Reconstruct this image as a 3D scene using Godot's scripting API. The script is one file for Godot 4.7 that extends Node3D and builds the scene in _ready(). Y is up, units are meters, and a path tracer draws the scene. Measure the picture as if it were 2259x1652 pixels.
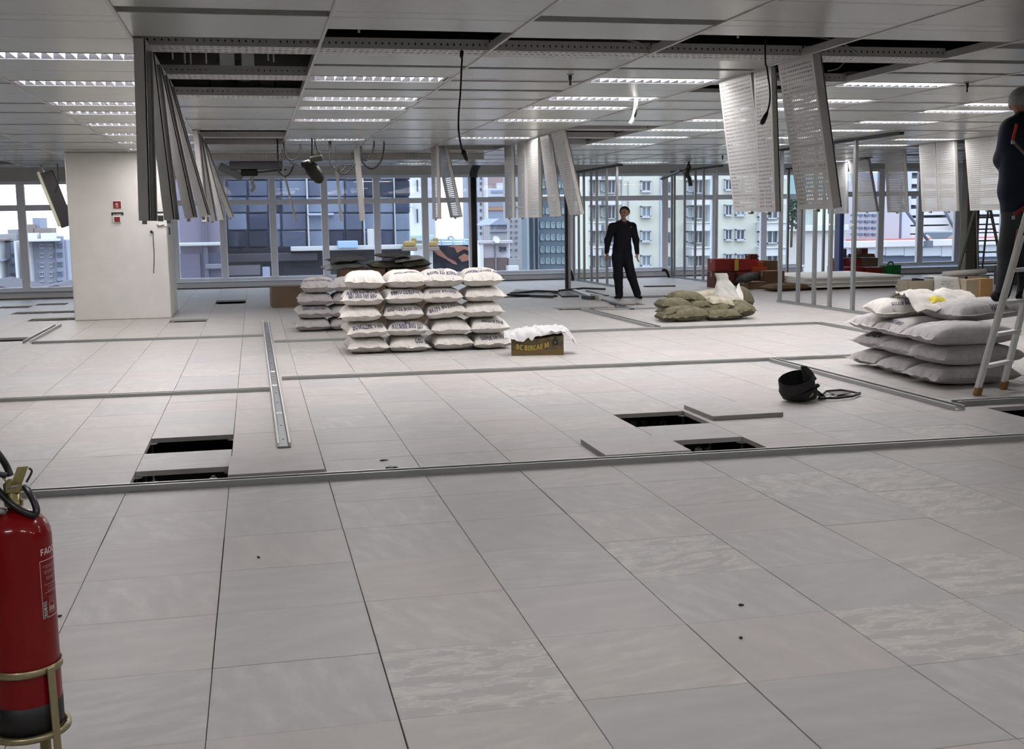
extends Node3D
# An office floor being fitted out: raised floor, open metal ceiling, window wall, city behind it. World: +x right along the tile rows, y up, -z away from the camera.

const FOCAL := 2571.21465
const EYE := Vector3(0.80979, 1.57785, 3.54818)
const CAM_X := Vector3(0.97642317, -0.01484956, 0.21535386)
const CAM_DOWN := Vector3(-0.0426788, -0.99121835, 0.12515872)
const CAM_FWD := Vector3(0.21160415, -0.13139892, -0.96848232)
const CEIL := 2.8
const BAY := 1.23
const BAY0 := 0.085
var names := {}
var mats := {}
var shared := {}
var rng := RandomNumberGenerator.new()

# ---------- a pinhole survey of the place: where a line of sight meets a plane
func sight(x: float, y: float) -> Vector3:
	return CAM_X * ((x - 1129.5) / FOCAL) + CAM_DOWN * ((y - 826.0) / FOCAL) + CAM_FWD
func at_y(x: float, y: float, h := 0.0) -> Vector3:
	var d := sight(x, y)
	return EYE + d * ((h - EYE.y) / d.y)
func at_z(x: float, y: float, z: float) -> Vector3:
	var d := sight(x, y)
	return EYE + d * ((z - EYE.z) / d.z)
func at_x(x: float, y: float, wx: float) -> Vector3:
	var d := sight(x, y)
	return EYE + d * ((wx - EYE.x) / d.x)
func seen_at(p: Vector3) -> Vector3:
	var w := p - EYE
	var c := w.dot(CAM_FWD)
	if c < 0.1:
		return Vector3(-9999, -9999, -1)
	return Vector3(1129.5 + FOCAL * w.dot(CAM_X) / c, 826 + FOCAL * w.dot(CAM_DOWN) / c, c)
func in_view(p: Vector3, margin := 60.0) -> bool:
	var s := seen_at(p)
	return s.z > 0 and s.x > -margin and s.x < 2259 + margin and s.y > -margin and s.y < 1652 + margin

# ---------- mesh building
class Shape:
	var st := SurfaceTool.new()
	var tinted := false
	func _init(smooth := false):
		st.begin(Mesh.PRIMITIVE_TRIANGLES)
		st.set_smooth_group(0 if smooth else -1)
	func smooth(on: bool) -> Shape:
		st.set_smooth_group(0 if on else -1)
		return self
	func tri(a: Vector3, b: Vector3, c: Vector3):
		st.add_vertex(a); st.add_vertex(c); st.add_vertex(b)
	func quad(a: Vector3, b: Vector3, c: Vector3, d: Vector3):
		tri(a, b, c); tri(a, c, d)
	func out_quad(a: Vector3, b: Vector3, c: Vector3, d: Vector3, from: Vector3):
		if (b - a).cross(c - a).dot((a + b + c + d) / 4.0 - from) < 0:
			quad(d, c, b, a)
		else:
			quad(a, b, c, d)
	func box(c: Vector3, s: Vector3, bevel := 0.0, t := Transform3D()) -> Shape:
		var h := s / 2.0
		var o := t * c
		var b := minf(bevel, minf(h.x, minf(h.y, h.z)) * 0.9)
		for a in 3:
			var u := (a + 1) % 3
			var v := (a + 2) % 3
			for sg in [-1.0, 1.0]:
				var q := []
				for k in [[-1, -1], [1, -1], [1, 1], [-1, 1]]:
					var p := Vector3()
					p[a] = h[a] * sg; p[u] = (h[u] - b) * k[0]; p[v] = (h[v] - b) * k[1]
					q.append(t * (c + p))
				out_quad(q[0], q[1], q[2], q[3], o)
			if b > 0.0:
				for su in [-1.0, 1.0]:
					for sv in [-1.0, 1.0]:
						var q := []
						for k in [[0, -1], [0, 1], [1, 1], [1, -1]]:
							var p := Vector3()
							p[a] = (h[a] - b) * k[1]
							p[u] = (h[u] - (b if k[0] == 1 else 0.0)) * su
							p[v] = (h[v] - (b if k[0] == 0 else 0.0)) * sv
							q.append(t * (c + p))
						out_quad(q[0], q[1], q[2], q[3], o)
		if b > 0.0:
			for sx in [-1.0, 1.0]:
				for sy in [-1.0, 1.0]:
					for sz in [-1.0, 1.0]:
						var g := Vector3(sx, sy, sz)
						var p0 := t * (c + Vector3(h.x, h.y - b, h.z - b) * g)
						var p1 := t * (c + Vector3(h.x - b, h.y, h.z - b) * g)
						var p2 := t * (c + Vector3(h.x - b, h.y - b, h.z) * g)
						if (p1 - p0).cross(p2 - p0).dot(p0 - o) < 0:
							tri(p2, p1, p0)
						else:
							tri(p0, p1, p2)
		return self
	func bar(a: Vector3, b: Vector3, w: float, h: float, bevel := 0.0, up := Vector3.UP) -> Shape:
		var d := b - a
		var f := d.normalized()
		var s := up.cross(f)
		if s.length() < 0.05:
			s = Vector3.RIGHT
		s = s.normalized()
		return box(Vector3.ZERO, Vector3(w, h, d.length()), bevel, Transform3D(Basis(s, f.cross(s), f), (a + b) / 2.0))
	func tube(pts: Array, r, segs := 8, caps := true) -> Shape:
		var rings := []
		var side := Vector3.ZERO
		for i in pts.size():
			var f: Vector3 = (pts[mini(i + 1, pts.size() - 1)] - pts[maxi(i - 1, 0)]).normalized()
			if side == Vector3.ZERO:
				side = f.cross(Vector3.UP if absf(f.y) < 0.9 else Vector3.RIGHT)
			side = (side - f * side.dot(f)).normalized()
			var up := f.cross(side)
			var rr: float = r[i] if r is Array else r
			var ring := []
			for k in segs:
				var an := TAU * k / segs
				ring.append(pts[i] + (side * cos(an) + up * sin(an)) * rr)
			rings.append(ring)
		for i in pts.size() - 1:
			for k in segs:
				var n := (k + 1) % segs
				quad(rings[i][n], rings[i][k], rings[i + 1][k], rings[i + 1][n]) if false else quad(rings[i][k], rings[i][n], rings[i + 1][n], rings[i + 1][k])
		if caps:
			for k in segs:
				var n := (k + 1) % segs
				tri(pts[0], rings[0][n], rings[0][k])
				tri(pts[-1], rings[-1][k], rings[-1][n])
		return self
	func lathe(profile: Array, segs := 24, t := Transform3D()) -> Shape:
		for i in profile.size() - 1:
			for k in segs:
				var a := TAU * k / segs
				var b := TAU * (k + 1) / segs
				var p: Vector2 = profile[i]
				var q: Vector2 = profile[i + 1]
				var da := Vector3(cos(a), 0, sin(a))
				var db := Vector3(cos(b), 0, sin(b))
				var v0 := t * (da * p.x + Vector3.UP * p.y)
				var v1 := t * (db * p.x + Vector3.UP * p.y)
				var v2 := t * (db * q.x + Vector3.UP * q.y)
				var v3 := t * (da * q.x + Vector3.UP * q.y)
				if p.x > 0.00001: tri(v0, v2, v1)
				if q.x > 0.00001: tri(v0, v3, v2)
		return self
	func prism(poly: Array, depth: float, t := Transform3D()) -> Shape:   # outline in x/y, thickness along z
		var pp := PackedVector2Array(poly)
		if Geometry2D.is_polygon_clockwise(pp):
			pp.reverse()
		var ix := Geometry2D.triangulate_polygon(pp)
		var z := Vector3(0, 0, depth / 2)
		for i in range(0, ix.size(), 3):
			var a := Vector3(pp[ix[i]].x, pp[ix[i]].y, 0)
			var b := Vector3(pp[ix[i + 1]].x, pp[ix[i + 1]].y, 0)
			var c := Vector3(pp[ix[i + 2]].x, pp[ix[i + 2]].y, 0)
			if (b - a).cross(c - a).z < 0:
				var k := b; b = c; c = k
			tri(t * (a + z), t * (b + z), t * (c + z)); tri(t * (a - z), t * (c - z), t * (b - z))
		for i in pp.size():
			var a := Vector3(pp[i].x, pp[i].y, 0)
			var b := Vector3(pp[(i + 1) % pp.size()].x, pp[(i + 1) % pp.size()].y, 0)
			quad(t * (a - z), t * (b - z), t * (b + z), t * (a + z))
		return self
	func sheet(fn: Callable, nu: int, nv: int, flip := false) -> Shape:    # fn(u, v) in 0..1
		var g := []
		for i in nu + 1:
			var row := []
			for j in nv + 1:
				row.append(fn.call(float(i) / nu, float(j) / nv))
			g.append(row)
		for i in nu:
			for j in nv:
				if flip: quad(g[i][j], g[i][j + 1], g[i + 1][j + 1], g[i + 1][j])
				else: quad(g[i][j], g[i + 1][j], g[i + 1][j + 1], g[i][j + 1])
		return self
	func quad_of(x0: float, x1: float, y0: float, y1: float, z: float) -> Shape:
		quad(Vector3(x0, y0, z), Vector3(x1, y0, z), Vector3(x1, y1, z), Vector3(x0, y1, z))
		return self
	func done() -> ArrayMesh:
		st.generate_normals()
		return st.commit()

# ---------- objects, tags, materials
func numbered(called: String) -> String:
	names[called] = names.get(called, -1) + 1
	return called if names[called] == 0 else "%s_%03d" % [called, names[called]]
func obj(called: String, m, material: Material, parent: Node = null, t := Transform3D()) -> MeshInstance3D:
	var o := MeshInstance3D.new()
	o.name = numbered(called) if parent == null else called
	o.mesh = m.done() if m is Shape else m
	o.material_override = material
	o.transform = t
	(self if parent == null else parent).add_child(o, true)
	return o
func tag(o: Node, label: String, category := "", group := "", kind := "") -> Node:
	if label: o.set_meta("label", label)
	if category: o.set_meta("category", category)
	if group: o.set_meta("group", group)
	if kind: o.set_meta("kind", kind)
	return o
func thing(called: String, label: String, category: String, at := Vector3.ZERO, turn := 0.0, group := "") -> Node3D:
	var o := Node3D.new()
	o.name = numbered(called)
	add_child(o)
	o.position = at
	o.rotation.y = turn
	tag(o, label, category, group)
	return o
func struct(called: String, m, material: Material, t := Transform3D()) -> MeshInstance3D:
	var o := obj(called, m, material, null, t)
	o.set_meta("kind", "structure")
	return o
func struct_root(called: String) -> Node3D:
	var o := Node3D.new()
	o.name = numbered(called)
	add_child(o)
	o.set_meta("kind", "structure")
	return o
func mt(col: Color, rough := 0.6, metal := 0.0, more := {}) -> StandardMaterial3D:
	var key := str(col, rough, metal, more.hash() if more else 0)
	if mats.has(key): return mats[key]
	var m := StandardMaterial3D.new()
	m.albedo_color = col
	m.roughness = rough
	m.metallic = metal
	for k in more: m.set(k, more[k])
	mats[key] = m
	return m
func noise_tex(freq: float, cols: Array, offs: Array, size := 256, warp := 0.0, seed_ := 1, normal := false, oct := 4) -> NoiseTexture2D:
	var n := FastNoiseLite.new()
	n.seed = seed_
	n.frequency = freq
	n.fractal_octaves = oct
	if warp > 0:
		n.domain_warp_enabled = true
		n.domain_warp_amplitude = warp
		n.domain_warp_frequency = freq * 0.8
	var t := NoiseTexture2D.new()
	t.width = size; t.height = size; t.seamless = true; t.noise = n
	if normal:
		t.as_normal_map = true
		t.bump_strength = 4.0
	else:
		var g := Gradient.new()
		g.offsets = PackedFloat32Array(offs); g.colors = PackedColorArray(cols)
		t.color_ramp = g
	return t
func tri_tex(m: StandardMaterial3D, tex: Texture2D, scale: Vector3, world := true) -> StandardMaterial3D:
	m.albedo_texture = tex
	m.uv1_triplanar = true
	m.uv1_world_triplanar = world
	m.uv1_scale = scale
	return m
func g(v: float, tint := Vector3.ONE) -> Color:
	return Color(v * tint.x, v * tint.y, v * tint.z)
func grey(v: float) -> Color:
	return Color(v, v, v)
# lettering wrapped on a surface: on(x, y) gives the point, out(x, y) the way out of it
func lettering(text: String, height: float, on: Callable, squeeze := 1.0, bold := true) -> ArrayMesh:
	var tm := TextMesh.new()
	var f := SystemFont.new()
	f.font_names = PackedStringArray(["Droid Sans"])
	f.font_weight = 700 if bold else 400
	tm.font = f
	tm.text = text
	tm.font_size = 32
	tm.pixel_size = height / 24.0
	tm.depth = 0.0
	tm.curve_step = 2.0
	var a := tm.get_mesh_arrays()
	var v: PackedVector3Array = a[Mesh.ARRAY_VERTEX]
	var ix = a[Mesh.ARRAY_INDEX]
	var s := Shape.new()
	var n: int = ix.size() if ix != null else v.size()
	for i in range(0, n, 3):
		var p := []
		for k in 3:
			var q: Vector3 = v[ix[i + k]] if ix != null else v[i + k]
			p.append(on.call(q.x * squeeze, q.y))
		s.st.add_vertex(p[0]); s.st.add_vertex(p[1]); s.st.add_vertex(p[2])
	return s.done()

# ---------- the place
func _ready():
	rng.seed = 7
	setup_camera_and_light()
	setup_materials()
	build_floor()
	build_ceiling()
	build_shell()
	build_city()
	build_lights()
	build_trays()
	build_ceiling_clutter()
	build_tracks()
	build_partitions()
	build_sacks()
	build_floor_things()
	build_far_things()
	build_people()

func setup_camera_and_light():
	var cam := Camera3D.new()
	cam.name = "camera"
	cam.transform = Transform3D(Basis(CAM_X, -CAM_DOWN, -CAM_FWD).orthonormalized(), EYE)
	cam.fov = 35.61912
	cam.near = 0.05
	cam.far = 900.0
	add_child(cam)
	cam.current = true
	var we := WorldEnvironment.new()
	we.name = "world"
	var e := Environment.new()
	e.background_mode = Environment.BG_SKY
	var sky := Sky.new()
	var sm := ProceduralSkyMaterial.new()
	sm.sky_top_color = Color(0.80, 0.86, 0.94)
	sm.sky_horizon_color = Color(0.93, 0.965, 1.0)
	sm.ground_horizon_color = Color(0.62, 0.65, 0.70)
	sm.ground_bottom_color = Color(0.45, 0.47, 0.5)
	sm.sun_angle_max = 1.0
	sky.sky_material = sm
	e.sky = sky
	e.background_energy_multiplier = SKY
	e.tonemap_mode = Environment.TONE_MAPPER_LINEAR
	e.tonemap_exposure = EXPOSURE
	e.sdfgi_enabled = true
	e.ssao_enabled = true
	e.ssil_enabled = true
	we.environment = e
	add_child(we)
const SKY := 4.2
const EXPOSURE := 0.94
const LAMP_ENERGY := 1.9
const TUBE := 90.0

var M := {}
func setup_materials():
	M.steel = mt(Color(0.60, 0.61, 0.61), 0.42, 0.7)
	M.galv = mt(Color(0.62, 0.63, 0.63), 0.38, 0.75)
	M.dark_steel = mt(Color(0.25, 0.26, 0.27), 0.5, 0.5)
	M.white_metal = mt(Color(0.70, 0.70, 0.69), 0.36)
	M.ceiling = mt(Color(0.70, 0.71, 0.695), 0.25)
	M.tray_in_shade = mt(Color(0.48, 0.49, 0.45), 0.4, 0.25)  # olive tone stands for the unlit inside of the trays
	M.rail = mt(Color(0.60, 0.60, 0.62), 0.4, 0.2)
	M.black = mt(Color(0.06, 0.06, 0.065), 0.55)
	M.rubber = mt(Color(0.05, 0.05, 0.06), 0.45)
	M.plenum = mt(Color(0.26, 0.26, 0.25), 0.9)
	M.open_rail = mt(Color(0.70, 0.70, 0.70), 0.5, 0.1)
	M.window_frame = mt(Color(0.93, 0.94, 0.97), 0.4)
	M.wall = tri_tex(mt(Color(1, 1, 1), 0.75), noise_tex(0.02, [Color(0.80, 0.79, 0.775), Color(0.82, 0.81, 0.795)], [0.2, 0.8]), Vector3.ONE * 0.4)
	M.glass = mt(Color(0.9, 0.95, 1.0, 0.06), 0.02, 0.0, {"transparency": BaseMaterial3D.TRANSPARENCY_ALPHA})
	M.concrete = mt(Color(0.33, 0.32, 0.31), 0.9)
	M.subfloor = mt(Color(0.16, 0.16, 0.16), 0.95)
	M.paper = mt(Color(0.86, 0.86, 0.85), 0.8)
	M.ink = mt(Color(0.16, 0.17, 0.30), 0.8)
	M.red_sign = mt(Color(0.47, 0.06, 0.08), 0.5)
	M.glow = mt(Color(1, 1, 1), 0.4, 0.0, {"emission_enabled": true, "emission": Color(0.96, 0.97, 1.0), "emission_energy_multiplier": TUBE})
	M.louvre = mt(Color(0.95, 0.95, 0.96), 0.35)
	M.reflector = mt(Color(0.80, 0.80, 0.84), 0.18, 0.9)

# ---------- raised floor: 60 cm panels over a shallow dark void
func tile_holes() -> Dictionary:
	var h := {}
	for k in [[0, 8], [0, 6], [6, 8], [6, 6], [11, 7], [12, 7], [-5, 23], [-6, 23], [-6, 32], [-5, 32], [-4, 32], [-3, 32], [-4, 33], [-5, 29], [-4, 29], [0, 34], [0, 35], [-1, 27], [10, 27], [11, 27], [9, 33], [10, 33], [11, 34], [13, 31], [14, 31], [12, 28], [-7, 35], [-6, 36]]:
		h[Vector2i(k[0], k[1])] = true
	return h
func tile_mesh(variant: int) -> ArrayMesh:
	var s := Shape.new()
	var r := RandomNumberGenerator.new()
	r.seed = 100 + variant
	var off := Vector2(r.randf(), r.randf())
	var turn := r.randf() * 0.5 + (PI / 2 if variant % 3 == 0 else 0.0)
	var w := 0.2982
	var d := 0.2991
	var b := 0.0012
	var lo := -0.034
	var uv := func(p: Vector3): return off + (Vector2(p.x, p.z) * 0.62).rotated(turn)
	var put := func(a: Vector3, bb: Vector3, c: Vector3, dd: Vector3):
		for p in [a, c, bb, a, dd, c]:
			s.st.set_uv(uv.call(p)); s.st.add_vertex(p)
	put.call(Vector3(-w + b, 0, d - b), Vector3(w - b, 0, d - b), Vector3(w - b, 0, -d + b), Vector3(-w + b, 0, -d + b))
	var ring := [Vector3(-w, 0, d), Vector3(w, 0, d), Vector3(w, 0, -d), Vector3(-w, 0, -d)]
	for i in 4:
		var p: Vector3 = ring[i]
		var q: Vector3 = ring[(i + 1) % 4]
		var pi := Vector3(p.x - signf(p.x) * b, 0, p.z - signf(p.z) * b)
		var qi := Vector3(q.x - signf(q.x) * b, 0, q.z - signf(q.z) * b)
		var dn := Vector3(0, -b, 0)
		put.call(p + dn, q + dn, qi, pi)
		put.call(p + Vector3(0, lo, 0), q + Vector3(0, lo, 0), q + dn, p + dn)
	put.call(Vector3(-w, lo, -d), Vector3(w, lo, -d), Vector3(w, lo, d), Vector3(-w, lo, d))
	return s.done()
func build_floor():
	var floor_root := struct_root("floor")
	var veins := noise_tex(0.006, [Color(0.616, 0.616, 0.616), Color(0.630, 0.630, 0.627), Color(0.645, 0.645, 0.640), Color(0.688, 0.688, 0.683)], [0.0, 0.42, 0.62, 1.0], 1024, 60.0, 3, false, 5)
	var plain := noise_tex(0.004, [Color(0.621, 0.621, 0.621), Color(0.635, 0.635, 0.632), Color(0.654, 0.654, 0.649)], [0.1, 0.5, 0.9], 1024, 25.0, 9, false, 5)
	var swirl := noise_tex(0.007, [Color(0.602, 0.602, 0.602), Color(0.616, 0.616, 0.611), Color(0.702, 0.702, 0.692), Color(0.621, 0.621, 0.616), Color(0.688, 0.688, 0.678)], [0.2, 0.42, 0.5, 0.58, 0.8], 1024, 90.0, 21, false, 3)
	var tm := []
	for k in 9:
		var tint: Color = [Color(1.000, 0.980, 0.960), Color(0.985, 0.970, 0.960), Color(1.000, 0.970, 0.949), Color(0.980, 0.965, 0.951), Color(1.000, 0.965, 0.943), Color(1.010, 0.985, 0.960), Color(0.970, 0.957, 0.949), Color(1.000, 0.975, 0.953), Color(1.010, 0.990, 0.970)][k]
		var m := StandardMaterial3D.new()
		m.albedo_color = tint
		m.albedo_texture = swirl if k == 8 else (veins if k % 2 else plain)
		m.uv1_scale = Vector3(0.8, 2.2, 1.0)
		m.roughness = 0.52
		m.metallic_specular = 0.4
		tm.append(m)
	var meshes := []
	for v in 10: meshes.append(tile_mesh(v))
	shared.tile = meshes; shared.tile_mats = tm
	var holes := tile_holes()
	var seen := []
	var rest := []
	for i in range(-15, 42):
		for j in range(-7, 46):
			if holes.has(Vector2i(i, j)): continue
			var c := Vector3(0.6 * i + 0.3, 0, -0.6 * j - 0.3)
			if c.z < -26.4: continue
			if in_view(c, 250): seen.append([c.distance_to(EYE), c, i, j])
			else: rest.append(c)
	seen.sort_custom(func(a, b): return a[0] < b[0])
	var r := RandomNumberGenerator.new()
	r.seed = 5
	for n in seen.size():
		var c: Vector3 = seen[n][1]
		if n < 290:
			var k := r.randi() % 8
			var v := r.randi() % 10
			var ij := Vector2i(seen[n][2], seen[n][3])
			if r.randf() < 0.045 or ij in [Vector2i(4, 2), Vector2i(6, 4), Vector2i(7, 4), Vector2i(5, 0), Vector2i(2, 0), Vector2i(6, 1)]: k = 8
			obj("tile", meshes[v], tm[k], floor_root, Transform3D(Basis(), c + Vector3(r.randf_range(-0.0009, 0.0009), r.randf_range(-0.0008, 0.0006), r.randf_range(-0.0006, 0.0006))))
		else:
			rest.append(c)
	for half in 2:
		var mm := MultiMesh.new()
		mm.transform_format = MultiMesh.TRANSFORM_3D
		mm.mesh = meshes[half * 3 + 1]
		var mine := []
		for n in rest.size():
			if n % 2 == half: mine.append(rest[n])
		mm.instance_count = mine.size()
		for n in mine.size():
			mm.set_instance_transform(n, Transform3D(Basis(), mine[n] + Vector3(0, r.randf_range(-0.0008, 0.0004), 0)))
		var mi := MultiMeshInstance3D.new()
		mi.name = "tile_field"
		mi.multimesh = mm
		mi.material_override = tm[half * 7]
		mi.set_meta("kind", "stuff")
		floor_root.add_child(mi, true)
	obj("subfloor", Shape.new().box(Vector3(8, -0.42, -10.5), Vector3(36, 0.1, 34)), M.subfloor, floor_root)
	# pedestals at the corners of the open holes
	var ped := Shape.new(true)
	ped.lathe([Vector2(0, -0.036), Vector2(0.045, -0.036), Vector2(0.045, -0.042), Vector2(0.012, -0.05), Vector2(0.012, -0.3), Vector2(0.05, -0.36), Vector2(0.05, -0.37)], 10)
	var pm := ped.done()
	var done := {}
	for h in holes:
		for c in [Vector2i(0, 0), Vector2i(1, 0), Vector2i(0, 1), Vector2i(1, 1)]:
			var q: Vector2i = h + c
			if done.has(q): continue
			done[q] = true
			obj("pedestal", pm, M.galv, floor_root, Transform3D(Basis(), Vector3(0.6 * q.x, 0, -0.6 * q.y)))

# ---------- ceiling: metal panels in bays, rails between the rows, some bays open
const ROWS_R := [2.6, 0.9, -0.6, -2.1, -3.62, -5.15, -6.75, -8.35, -9.3, -10.8, -12.3, -13.85, -15.4, -16.9, -18.4, -19.9, -21.4, -22.3]
const ROWS_L := [2.6, 1.0, -0.6, -2.2, -3.95, -5.6, -7.3, -9.05, -10.05, -11.6, -13.2, -14.8, -16.5, -18.1, -19.7, -21.3, -22.3]
func bay_x(n: int) -> float:
	return BAY0 + BAY * n
const LIGHTS := [[-1, [-0.6, 2.6, -5.6, -7.3, -9.05, -10.05, -11.6, -13.2, -14.8, -16.5]], [-3, [-13.9, -15.7, -17.4, -18.85, -20.4]], [1, [-0.6, 2.6, -6.75, -8.4, -9.35, -10.85, -14.2]], [3, [-0.6, 2.6, -6.66, -8.2, -9.2, -10.8, -13.85, -20.9, -21.4]], [5, [-0.6, 2.6, -6.76, -8.27, -9.2, -10.7, -12.3, -13.74, -15.3]], [7, [-0.6, -8.53, -9.35, -10.9, -12.34, -13.8, -15.46, -21.4]], [9, [-12.7, -14.2, -15.7, -21.4]], [11, [-15.8, -21.4]]]
func perf(s: Shape, o: Vector3, a: Vector3, b: Vector3, na: int, nb: int, fa: float, fb: float, skip = null):   # a sheet with a grid of slots: a, b span it, fa, fb are the open shares
	for i in na:
		for j in nb:
			var p := o + a * (float(i) / na) + b * (float(j) / nb)
			var da := a / na
			var db := b / nb
			if skip != null and skip.call(i, j):
				s.quad(p, p + da, p + da + db, p + db)
				continue
			var ma := (1.0 - fa) / 2.0
			var mb := (1.0 - fb) / 2.0
			s.quad(p, p + da, p + da + db * mb, p + db * mb)
			s.quad(p + db * (1 - mb), p + da + db * (1 - mb), p + da + db, p + db)
			s.quad(p + db * mb, p + da * ma + db * mb, p + da * ma + db * (1 - mb), p + db * (1 - mb))
			s.quad(p + da * (1 - ma) + db * mb, p + da + db * mb, p + da + db * (1 - mb), p + da * (1 - ma) + db * (1 - mb))
func panel_mesh(wx: float, wz: float) -> ArrayMesh:
	var key := "panel%.3f_%.3f" % [wx, wz]
	if not shared.has(key):
		shared[key] = Shape.new().box(Vector3(0, 0.02, 0), Vector3(wx, 0.04, wz), 0.003).done()
	return shared[key]
func build_ceiling():
	var root := struct_root("ceiling")
	var missing := {}
	for q in [[0, 4, 1], [0, 5, 0], [0, 5, 1], [0, 6, 0], [0, 6, 1], [0, 10, 0], [0, 10, 1], [0, 11, 0], [0, 11, 1], [1, 4, 1], [2, 4, 1], [3, 4, 1], [4, 4, 1], [4, 5, 0], [4, 5, 1], [4, 6, 0], [4, 9, 1], [4, 10, 0], [4, 10, 1], [4, 11, 0], [4, 11, 1], [3, 12, 0], [3, 12, 1], [2, 13, 1], [10, 10, 1], [10, 11, 0], [10, 11, 1], [10, 12, 0], [11, 13, 0], [11, 14, 0], [-4, 13, 0], [-4, 14, 0], [-4, 14, 1], [-5, 13, 1], [-5, 14, 0]]:
		missing[Vector3i(q[0], q[1], q[2])] = true
	var open_strip := {}
	for q in [[0, 4], [2, 4], [5, 5], [6, 5], [7, 5]]: open_strip[Vector2i(q[0], q[1])] = true
	var lit := {}
	for l in LIGHTS:
		for z in l[1]: lit[[l[0], snappedf(z, 0.01)]] = true
	var list := []
	var rail := Shape.new()
	perf(rail, Vector3(-0.61, 0.0, 0.17), Vector3(1.22, 0, 0), Vector3(0, 0, -0.34), 26, 3, 0.5, 0.2)
	for z in [0.17, -0.17]:
		perf(rail, Vector3(-0.61, 0.0, z), Vector3(1.22, 0, 0), Vector3(0, 0.075, 0), 26, 1, 0.22, 0.2)
	var rail_mesh := rail.done()
	var strip_mesh := Shape.new().box(Vector3(0, 0.018, 0), Vector3(1.222, 0.02, 0.184), 0.002).done()
	for n in range(-8, 20):
		var rows: Array = ROWS_L if n < 0 else ROWS_R
		var x := bay_x(n) + BAY / 2
		for k in rows.size():
			var z: float = rows[k]
			var has_light := false
			if n % 2 != 0:
				for l in LIGHTS:
					if l[0] == n:
						for lz in l[1]:
							if absf(lz - z) < 0.35: has_light = true
			var hole_here: bool = missing.has(Vector3i(n, k, 0)) or missing.has(Vector3i(n, k - 1, 1))
			if not has_light and not open_strip.has(Vector2i(n, k)) and k < rows.size() - 1:
				var smooth_zone: bool = (n >= 3 and z > -4.0) or z > -3.0 or (n in [1, -1] and z > -4.2)
				list.append([Vector3(x, CEIL, z), rail_mesh if hole_here else (panel_mesh(1.226, 0.186) if smooth_zone else strip_mesh), "rail" if not smooth_zone else "panel", M.open_rail if hole_here else (M.ceiling if smooth_zone else M.rail)])
			if k == rows.size() - 1: continue
			var a: float = z - 0.095
			var b: float = rows[k + 1] + (0.095 if k < rows.size() - 2 else 0.0)
			if has_light:
				for l in LIGHTS:
					if l[0] == n:
						for lz in l[1]:
							if absf(lz - z) < 0.35: a = lz - 0.187
			for l in LIGHTS:
				if l[0] == n:
					for lz in l[1]:
						if absf(lz - rows[k + 1]) < 0.35: b = lz + 0.187
			var parts := 2 if a - b > 1.0 else 1
			var w := (a - b) / parts
			var cut := {0: -4.6, 1: -4.17, 2: -4.37, 3: -4.1, 4: -4.15, 5: -4.22, 6: -4.22, 7: -4.22}
			for h in parts:
				if missing.has(Vector3i(n, k, h)): continue
				var slot: bool = (k == 5 and n in [1, 2, 3]) or (k == 6 and n in [1, 2]) or (k == 5 and n in [5, 6, 7])
				var wz := w - (0.006 if not slot else (0.10 if k == 6 and n == 2 else 0.06))
				var zc := a - w * (h + 0.5)
				if k == 4 and cut.has(n) and parts == 2:
					wz = (a - cut[n] if h == 0 else cut[n] - b) - (0.006 if h == 0 else 0.24)
					zc = (a + cut[n]) / 2 if h == 0 else b + 0.003 + wz / 2
				if slot: zc += (0.03 if h == 0 else -0.03)
				list.append([Vector3(x, CEIL, zc), panel_mesh(1.226, snappedf(wz, 0.002)), "panel", M.ceiling])
	list.sort_custom(func(p, q): return p[0].distance_to(EYE) < q[0].distance_to(EYE))
	var count := {"panel": 0, "rail": 0}
	var rest := {"panel": SurfaceTool.new(), "rail": SurfaceTool.new()}
	for e in list:
		var c: Vector3 = e[0]
		var visible: bool = in_view(c, 200)
		if visible and count[e[2]] < 290:
			count[e[2]] += 1
			obj(e[2], e[1], e[3], root, Transform3D(Basis.from_euler(Vector3(rng.randf_range(-0.0015, 0.0015), 0, rng.randf_range(-0.001, 0.001))), c))
		else:
			rest[e[2]].append_from(e[1], 0, Transform3D(Basis(), c))
	for key in rest:
		var o := obj(key + "_field", rest[key].commit(), M.ceiling if key == "panel" else M.rail, root)
		o.set_meta("kind", "stuff")
	var t := Shape.new().box(Vector3(0, 0.028, 0), Vector3(0.022, 0.06, 26.9), 0.003).done()
	for n in range(-8, 21):
		obj("runner", t, M.white_metal, root, Transform3D(Basis(), Vector3(bay_x(n), CEIL - 0.006, -8.8)))
	# closing slab over the void, and the higher strip of ceiling along the windows
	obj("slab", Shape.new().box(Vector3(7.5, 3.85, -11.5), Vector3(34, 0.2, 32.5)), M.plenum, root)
	obj("bulkhead", Shape.new().box(Vector3(7.5, 3.06, -22.34), Vector3(33, 0.52, 0.06)), M.white_metal, root)
	obj("pocket", Shape.new().box(Vector3(7.5, 3.34, -24.6), Vector3(33, 0.06, 4.6)), M.white_metal, root)
	# perforated fascia hanging across the far bays
	var f := Shape.new()
	perf(f, Vector3(0.1, 2.83, -17.75), Vector3(4.9, 0, 0), Vector3(0, -0.13, 0), 120, 2, 0.4, 0.55, func(i, j): return i % 12 == 0 or (i / 12) in [4, 6])
	obj("fascia", f, M.white_metal, root)
	obj("fascia", Shape.new().box(Vector3(2.55, 2.765, -17.8), Vector3(4.9, 0.15, 0.03)), M.rail, root)

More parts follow.
